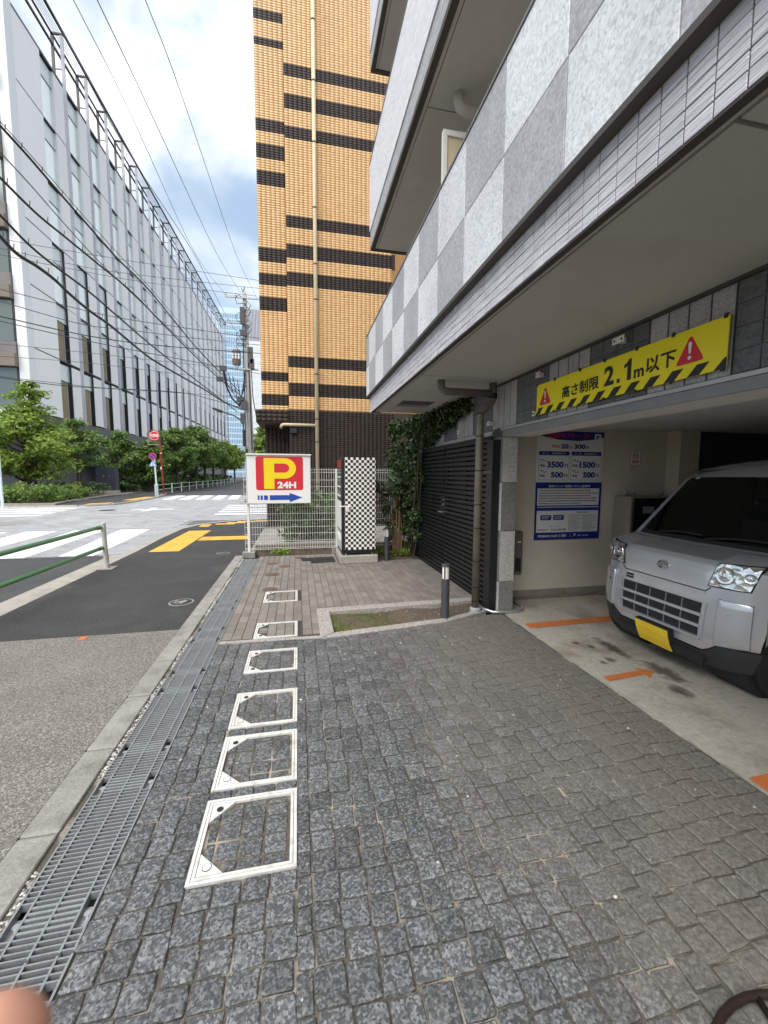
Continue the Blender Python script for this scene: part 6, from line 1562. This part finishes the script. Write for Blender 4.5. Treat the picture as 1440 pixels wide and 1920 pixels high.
# ------------------------------------------------------------------ kei van
def van():
    XF, YC = 3.055, 2.893
    T = thing('parked_van', (XF+1.7, YC, 0), 'silver box van parked nose out in the garage mouth', 'van')
    prof = [(.14, .11), (.22, .055), (.30, .02), (.38, .006), (.45, .0), (.55, .006), (.66, .016), (.78, .03), (.88, .042), (.95, .054), (.982, .064), (.998, .085), (1.02, .17), (1.06, .33)]
    ws, ds = [p[0] for p in prof], [p[1] for p in prof]
    def d0(w): return float(np.interp(w, ws, ds))
    def hw(w): return float(np.interp(w, [.14, .3, .45, 1.0, 1.06, 1.63, 1.73, 1.80], [.68, .72, .7375, .7375, .735, .60, .58, .55]))
    def surf(v, w):
        s = abs(v)/hw(w); c = max(.17-d0(w), .10)
        return Vector((XF+d0(w)+c*s**6.5, YC+v, w))
    def off(v, w, o):
        e = 1e-3; a = surf(v+e, w)-surf(v-e, w); b = surf(v, w+e)-surf(v, w-e); n = a.cross(b).normalized()
        if n.x > 0: n = -n
        return surf(v, w)+n*o
    def patch(b, q, o, nu=8, nv=4, th=.02):
        """q: corners (v,w) lower-left, lower-right, upper-right, upper-left; a raised plate hugging the front"""
        def pt(i, j, oo):
            a, c = i/nu, j/nv
            v = (q[0][0]*(1-a)+q[1][0]*a)*(1-c)+(q[3][0]*(1-a)+q[2][0]*a)*c
            w = (q[0][1]*(1-a)+q[1][1]*a)*(1-c)+(q[3][1]*(1-a)+q[2][1]*a)*c
            return off(v, w, oo)
        top = [[pt(i, j, o) for j in range(nv+1)] for i in range(nu+1)]; b.grid(top)
        rim = [(i, 0) for i in range(nu)]+[(nu, j) for j in range(nv)]+[(i, nv) for i in range(nu, 0, -1)]+[(0, j) for j in range(nv, 0, -1)]
        v1 = [pt(i, j, o) for i, j in rim]; v0 = [pt(i, j, o-th) for i, j in rim]; n = len(rim)
        b.add(v1+v0, [(i, (i+1) % n, n+(i+1) % n, n+i) for i in range(n)])
    # body: front, bonnet, roof in one grid, then the sides
    wl_ = lambda s: .30+.09*min(1, max(0, (abs(s)-.58)/.16))
    ss = [-1+2*i/32 for i in range(33)]
    rows = []
    for k in range(14):
        t = k/13; rows.append([surf(s*hw(.3+(1.06-.3)*t), wl_(s)*(1-t)+1.06*t) for s in ss])
    b = MB(); b.grid(rows)
    up = [(1.06, .33, .10, 0), (1.075, .37, .085, .0), (1.2, .475, .08, 0), (1.4, .64, .075, 0), (1.6, .80, .07, .005), (1.645, .85, .07, .008), (1.70, .92, .07, .015), (1.755, 1.03, .06, .03), (1.80, 1.2, .05, .045), (1.84, 1.6, .03, .06), (1.86, 2.3, .0, .06), (1.855, 3.0, 0, .06), (1.83, 3.34, 0, .05)]
    def upt(i, s):
        w, d, c, k = up[i]; h = hw(w) if w < 1.7 else .585
        return Vector((XF+d+c*abs(s)**3, YC+h*s, w-k*s*s))
    b.grid([[upt(i, s) for s in ss] for i in (0, 1)])
    for i0, i1 in ((1, 5),):   # windscreen pillars
        for sgn in (-1, 1):
            b.grid([[upt(i, sgn*q) for q in (.9, .95, 1.0)] for i in range(i0, i1+1)], sgn < 0)
    b.grid([[upt(i, s) for s in ss] for i in range(5, len(up))])
    def arch(d):
        r = 0.
        for c in (.45, 2.85):
            if abs(d-c) < .33: r = max(r, math.sqrt(.33**2-(d-c)**2)+.26)
        return max(.30, r)
    for sgn in (-1, 1):
        cols = []
        dd = [.171, .24, .28, .33]+[up[i][1]+up[i][2] for i in range(1, 8)]+[1.2, 1.3, 1.5, 1.8, 2.1, 2.4]+[2.5+.06*i for i in range(13)]+[3.34]
        dd = sorted(set([round(x, 3) for x in dd]+[.19+.06*i for i in range(1, 12)]))
        for d in dd:
            de = [.17]+[u[1]+u[2] for u in up]; we = [1.0]+[u[0]-u[3] for u in up]; he = [.7375]+[(hw(u[0]) if u[0] < 1.7 else .585) for u in up]
            wt, ht = float(np.interp(d, de, we)), float(np.interp(d, de, he)); wb = arch(d)
            col = []
            for t in (0, .1, .25, .45, .65, .8, .9, 1):
                w = wb+(wt-wb)*t; h = .7375 if w < 1.0 else .7375+(ht-.7375)*((w-1.0)/max(.01, wt-1.0)) if wt > 1.01 else .7375
                col.append(Vector((XF+d, YC+sgn*h, w)))
            cols.append(col)
        b.grid(cols, sgn > 0)
    h = .585
    b.add([(XF+3.34, YC+y, z) for y, z in ((-.7375, .3), (.7375, .3), (.7375, 1.0), (.585, 1.78), (-.585, 1.78), (-.7375, 1.0))], [(0, 1, 2, 3, 4, 5)])
    o = b.build('body', 'van_silver', T); smooth_by_angle(o, 35)
    b = MB(); b.box(XF+.2, XF+3.3, YC-.70, YC+.70, .25, .31); b.build('underbody', 'rubber', T)
    for c in (.45, 2.85):
        for s in (-1, 1): b = MB(); b.tube([(XF+c, YC+s*.35, .33), (XF+c, YC+s*.66, .33)], .36, 18); b.build('wheel_well', 'rubber', T)
    b = MB(); b.box(XF+1.9, XF+1.93, YC-.69, YC+.69, .32, 1.5); b.box(XF+.5, XF+1.9, YC-.70, YC+.70, .5, .53); b.box(XF+.95, XF+1.9, YC-.56, YC+.56, 1.70, 1.715)
    for s in (-1, 1): b.add([Vector((XF+d, YC+s*v, w)) for d, v, w in ((.55, .715, .5), (1.95, .715, .5), (1.95, .715, 1.0), (.55, .715, 1.0))], [(0, 1, 2, 3)])
    b.build('cabin_dark_shell', 'van_plastic', T)  # dark inner shell added so the cabin stays dark behind the glass
    # lower bumper
    b = MB(); rows = []
    for k in range(7):
        t = k/6; rows.append([off(s*hw(.14+.2*t), (.175+.045*abs(s)**3)*(1-t)+(wl_(s)-.004)*t, .016) for s in ss])
    b.grid(rows); b.grid([[r[j]+Vector((.05 if k else 0, 0, 0)) for j in range(33)] for k, r in enumerate((rows[-1], rows[-1]))])
    for sgn in (0, 32): b.grid([[r[sgn], Vector((XF+.30, r[sgn].y, r[sgn].z))] for r in rows], sgn == 0)
    o = b.build('front_bumper', 'van_plastic', T); smooth_by_angle(o, 30)
    b = MB(); patch(b, [(-.40, .19), (.40, .19), (.44, .255), (-.44, .255)], .045, 14, 3, .05); b.build('skid_plate', 'van_plastic', o)
    # grille
    b = MB(); patch(b, [(-.375, .395), (.375, .395), (.385, .665), (-.385, .665)], .004, 16, 3, .01); g = b.build('grille', 'grille_dark', T)
    b = MB()
    for w in (.575, .487): patch(b, [(-.40, w-.012), (.40, w-.012), (.40, w+.012), (-.40, w+.012)], .022, 16, 1, .03)
    patch(b, [(-.40, .385), (.40, .385), (.40, .405), (-.40, .405)], .026, 16, 1, .03)
    for s in (-1, 1): patch(b, [(s*.402-.014, .39), (s*.402+.014, .39), (s*.41+.014, .675), (s*.41-.014, .675)], .014, 2, 5, .02)
    o = b.build('grille_bar', 'van_silver', g); smooth_by_angle(o, 30)
    b = MB()
    for v in (-.23, -.08, .08, .23): patch(b, [(v-.004, .40), (v+.004, .40), (v+.004, .66), (v-.004, .66)], .010, 1, 4, .012)
    b.build('divider', 'cap_metal', g)
    b = MB()
    for w in (.70, .725): patch(b, [(.285, w-.009), (.37, w-.009), (.37, w+.009), (.285, w+.009)], .003, 3, 1, .01)
    b.build('vent_slot', 'rubber', T)
    # bonnet shut line
    b = MB()
    def line(v0, w0, v1, w1, t=.007, n=10):
        dv, dw = v1-v0, w1-w0; l = math.hypot(dv, dw); pv, pw = -dw/l*t/2, dv/l*t/2
        patch(b, [(v0-pv, w0-pw), (v1-pv, w1-pw), (v1+pv, w1+pw), (v0+pv, w0+pw)], .0025, n, 1, .004)
    line(-.395, .765, .395, .765); line(.395, .765, .43, .80, n=3); line(-.395, .765, -.43, .80, n=3)
    b.build('shut_line', 'rubber', T)
    b = MB(); patch(b, [(-.40, .745), (.40, .745), (.40, .760), (-.40, .760)], .010, 16, 1, .014); b.build('bonnet_lip', 'van_silver', T)
    # badge: an oval ring with a slanted loop inside
    E_ = []
    b = MB(); n = 28
    def oval(r, o): return [off(.055*r*math.cos(2*math.pi*i/n), .885+.041*r*math.sin(2*math.pi*i/n), o) for i in range(n)]
    b.add(oval(1, .012)+oval(.82, .012), [(i, (i+1) % n, n+(i+1) % n, n+i) for i in range(n)]); b.add(oval(1, .012)+oval(1.05, .0), [((i+1) % n, i, n+i, n+(i+1) % n) for i in range(n)])
    b.add(oval(.8, .005), [tuple(range(n))])
    b.tube([off(v, w, .012) for v, w in ((.036, .872), (.015, .898), (-.012, .902), (-.028, .893), (-.012, .882), (.012, .876), (-.02, .868), (-.036, .876))], .0045, 6)
    b.build('badge', 'chrome', T)
    # headlights, corner covers
    for s, lab in ((1, None), (-1, None)):
        hl = [(.415, .815), (.66, .825), (.70, 1.0), (.455, .985)]
        q = hl if s > 0 else [(-hl[1][0], hl[1][1]), (-hl[0][0], hl[0][1]), (-hl[3][0], hl[3][1]), (-hl[2][0], hl[2][1])]
        ctr = (sum(p[0] for p in q)/4, sum(p[1] for p in q)/4)
        b = MB(); patch(b, [(c[0]+(c[0]-ctr[0])*.07, c[1]+(c[1]-ctr[1])*.10) for c in q], .004, 10, 4, .01); H_ = b.build('headlight', 'rubber', T)
        b = MB(); patch(b, q, .008, 18, 8, .012); o = b.build('reflector', 'reflector', H_); smooth_by_angle(o, 60)
        for (dv, dw, r, nm) in ((-.045*s if s > 0 else .045, 0, .066, 'main_reflector'), (.095*s, .01, .036, 'indicator')):
            b = MB(); vc, wc = ctr[0]+dv, ctr[1]+dw; n = 20
            rings = []
            for rr, o_ in ((1.0, .012), (.93, .016), (.85, .011), (.5, .006), (.22, .009), (.2, .02), (.02, .024)):
                rings.append([off(vc+r*rr*math.cos(2*math.pi*i/n), wc+r*rr*math.sin(2*math.pi*i/n), o_) for i in range(n+1)])
            b.grid(rings, True); b.build(nm, 'chrome', H_, smooth=False)
        cq = [(.50, .375), (.685, .40), (.685, .735), (.50, .735)]
        cq = cq if s > 0 else [(-cq[1][0], cq[1][1]), (-cq[0][0], cq[0][1]), (-cq[3][0], cq[3][1]), (-cq[2][0], cq[2][1])]
        b = MB(); patch(b, cq, .022, 6, 6, .03); o = b.build('corner_cover', 'van_silver', T, bevel=.008)
        smooth_by_angle(o, 45)
        b = MB(); vc = s*.56
        b.add([off(vc+.013*math.cos(a*.5236), .63+.012*math.sin(a*.5236), .025) for a in range(12)], [tuple(range(12))]); b.build('sensor', 'chrome', o)
    # number plate
    b = MB(); patch(b, [(-.165, .205), (.165, .205), (.165, .368), (-.165, .368)], .062, 4, 3, .008); pl = b.build('number_plate', 'plate_yellow', T)
    b = MB(); patch(b, [(-.172, .20), (.172, .20), (.172, .374), (-.172, .374)], .057, 4, 3, .05); b.build('plate_mount', 'rubber', T)
    # windscreen, cowl, wipers, sticker
    b = MB(); b.grid([[upt(i, s*.905)+Vector((-.002, 0, .001)) for s in ss] for i in range(1, 6)], True); o = b.build('windscreen', 'windscreen', T, smooth=True)
    def wp(s, t, o_=0.):   # point on the glass, t up the screen
        i = 1+t*4; k = min(int(i), 4); f = i-k; return upt(k, s)*(1-f)+upt(k+1, s)*f+Vector((-.8, 0, .6))*o_
    b = MB()
    b.grid([[wp(s, t, .004) for s in [x*.9 for x in ss]] for t in (.0, .06)])
    b.build('cowl', 'rubber', T)
    for (a, c) in (((.55, .06), (-.05, .10)), ((-.1, .05), (-.72, .12))):
        b = MB(); b.tube([wp(a[0]+(c[0]-a[0])*k/6, a[1]+(c[1]-a[1])*k/6+.03*math.sin(math.pi*k/6), .015) for k in range(7)], .009, 6); b.build('wiper', 'rubber', T)
    b = MB(); b.grid([[wp(s, t, .003) for s in (.78, .70)] for t in (.90, .965)]); b.build('sticker', 'sign_white', o)
    # cabin seen through the windscreen
    b = MB(); b.box(XF+.55, XF+.95, YC-.66, YC+.66, .80, 1.03, .05); b.build('dashboard', 'van_plastic', T)
    for s in (-1, 1):
        b = MB(); b.box(XF+1.15, XF+1.6, YC+s*.33-.24, YC+s*.33+.24, .70, .86, .05); b.box(XF+1.55, XF+1.70, YC+s*.33-.23, YC+s*.33+.23, .84, 1.36, .05); b.box(XF+1.58, XF+1.68, YC+s*.33-.12, YC+s*.33+.12, 1.38, 1.58, .04); b.build('seat', 'seat_grey', T)
    b = MB(); b.tube([(XF+.98+.05*math.sin(a*.3142), YC-.33+.18*math.cos(a*.3142), 1.08+.16*math.sin(a*.3142)) for a in range(21)], .014, 8, cap=False); b.build('steering_wheel', 'van_plastic', T)
    b = MB()
    for y in (-.5, .5): b.box(XF+1.72, XF+1.78, YC+y-.02, YC+y+.02, .8, 1.72)
    b.build('pillar', 'pvc_grey', T)
    # side glass and door lines on the flanks
    for s in (-1, 1):
        b = MB()
        for d0_, d1_ in ((.75, 1.35), (1.45, 2.3), (2.36, 3.2)):
            b.add([Vector((XF+d, YC+s*(.742-.1525*(w-1.0)/.78), w)) for d, w in ((d0_+(.0 if d0_ > 1 else -.12), 1.08), (d1_, 1.08), (d1_, 1.6), (d0_+(.05 if d0_ > 1 else .18), 1.6))], [(0, 1, 2, 3)])
        b.build('side_window', 'windscreen', T)
    for d in (.45, 2.85):
        for s in (-1, 1):
            cx, cy = XF+d, YC+s*.64
            b = MB(); b.tube([(cx, cy-.07, .272), (cx, cy-.055, .272), (cx, cy+.055, .272), (cx, cy+.07, .272)], [.25, .272, .272, .25], 32); tr = b.build('wheel', 'tyre', T); smooth_by_angle(tr, 40)
            b = MB()
            for k in range(48):
                a = 2*math.pi*k/48; b.cbox(Matrix.Translation((cx+.272*math.cos(a), cy, .272+.272*math.sin(a))) @ Matrix.Rotation(-a, 4, 'Y'), .006, .1, .024, .001)
            b.build('tread', 'tyre', tr)
            b = MB(); b.tube([(cx, cy+s*.071, .272), (cx, cy+s*.076, .272)], [.165, .15], 24); rm = b.build('rim', 'aluminium', tr)
van()

# ------------------------------------------------------------------ people: a walker far off, the photographer's fingertip
def skin_body(name, verts, edges, radii, mats, pick, parent, loc, sub=1, root=0):
    me = bpy.data.meshes.new(name); me.from_pydata(verts, edges, []); o = bpy.data.objects.new(name, me); COL.objects.link(o)
    sk = o.modifiers.new('skin', 'SKIN'); sk.use_smooth_shade = True
    for i, r in enumerate(radii):
        me.skin_vertices[0].data[i].radius = (r, r) if not isinstance(r, tuple) else r
    me.skin_vertices[0].data[root].use_root = True
    s = o.modifiers.new('sub', 'SUBSURF'); s.levels = sub; s.render_levels = sub
    dg = bpy.context.evaluated_depsgraph_get(); dg.update()
    m2 = bpy.data.meshes.new_from_object(o.evaluated_get(dg)); bpy.data.objects.remove(o)
    m2.materials.clear()
    for m in mats: m2.materials.append(MATS[m])
    for p in m2.polygons: p.material_index = pick(p.center); p.use_smooth = True
    return link(name, m2, loc, parent)
def walker():
    x, y = -12.05, 49.2
    T = thing('person', (x, y, .01), 'person in black walking away along the far pavement under the trees', 'person')
    V = [(0, 0, .95), (0, .02, 1.15), (0, .03, 1.38), (0, .03, 1.47), (0, .04, 1.56), (0, .05, 1.66), (0, .04, 1.73),
         (-.10, .0, .9), (-.11, .16, .5), (-.11, .12, .1), (-.11, .26, .05),
         (.10, .0, .9), (.11, -.08, .5), (.11, -.28, .14), (.11, -.2, .04),
         (-.20, .03, 1.38), (-.26, -.04, 1.1), (-.24, .06, .86), (.20, .03, 1.38), (.26, .1, 1.1), (.25, .2, .9)]
    E = [(0, 1), (1, 2), (2, 3), (3, 4), (4, 5), (5, 6), (0, 7), (7, 8), (8, 9), (9, 10), (0, 11), (11, 12), (12, 13), (13, 14), (2, 15), (15, 16), (16, 17), (2, 18), (18, 19), (19, 20)]
    Rr = [.14, .13, .15, .06, .075, .095, .06, .10, .075, .05, .045, .10, .075, .05, .045, .075, .055, .04, .075, .055, .04]
    def pick(c):
        if c.z > 1.58 or (c.z > 1.5 and c.y < .03): return 1
        if c.z > 1.44: return 2
        return 0
    skin_body('figure', V, E, Rr, ['cloth_black', 'hair', 'skin'], pick, T, (x, y, .01))
    b = MB(); b.box(x+.17, x+.30, y+.12, y+.36, .62, .92, .02); tag(b.build('bag', 'cloth_black', T))
walker()

def fingertip():
    cam = S.camera.matrix_world
    # the photographer's own finger intruding beside the lens, lower left
    T = thing('hand', cam @ Vector((-.055, -.085, -.045)), 'blurred pink fingertip of the photographer in the bottom left corner', 'finger')
    pts = [(-.0515, -.0738, -.058), (-.0570, -.0790, -.058), (-.0680, -.0890, -.057), (-.083, -.101, -.055), (-.100, -.112, -.050)]
    rad = [.0066, .0080, .0084, .0087, .0092]
    W = [cam @ Vector(p) for p in pts]; c = W[0]
    verts = [w-c for w in W]
    return skin_body('finger', [tuple(v) for v in verts], [(i, i+1) for i in range(4)], rad, ['skin'], lambda q: 0, T, c, 2, 4)
fingertip()

def hoop():
    T = thing('iron_stand', (1.355, .49, 0), 'dark iron ring stand with a spoke at the bottom right corner', 'stand')
    cx, cy, r = 1.355, .49, .38
    b = MB(); b.tube([(cx+r*math.cos(2*math.pi*i/40), cy+r*math.sin(2*math.pi*i/40), .018) for i in range(41)], .0125, 10, cap=False); b.build('ring', 'hoop_iron', T, smooth=True)
    for k in range(3):
        a = R(84.5+120*k); b = MB(); b.tube([(cx+r*math.cos(a), cy+r*math.sin(a), .018), (cx+r*.2*math.cos(a+1.2), cy+r*.2*math.sin(a+1.2), .018)], .010, 8); b.build('spoke', 'hoop_iron', T, smooth=True)
    b = MB(); b.tube([(cx, cy, .005), (cx, cy, .25)], .02, 12); b.build('socket', 'hoop_iron', T, smooth=True)
hoop()
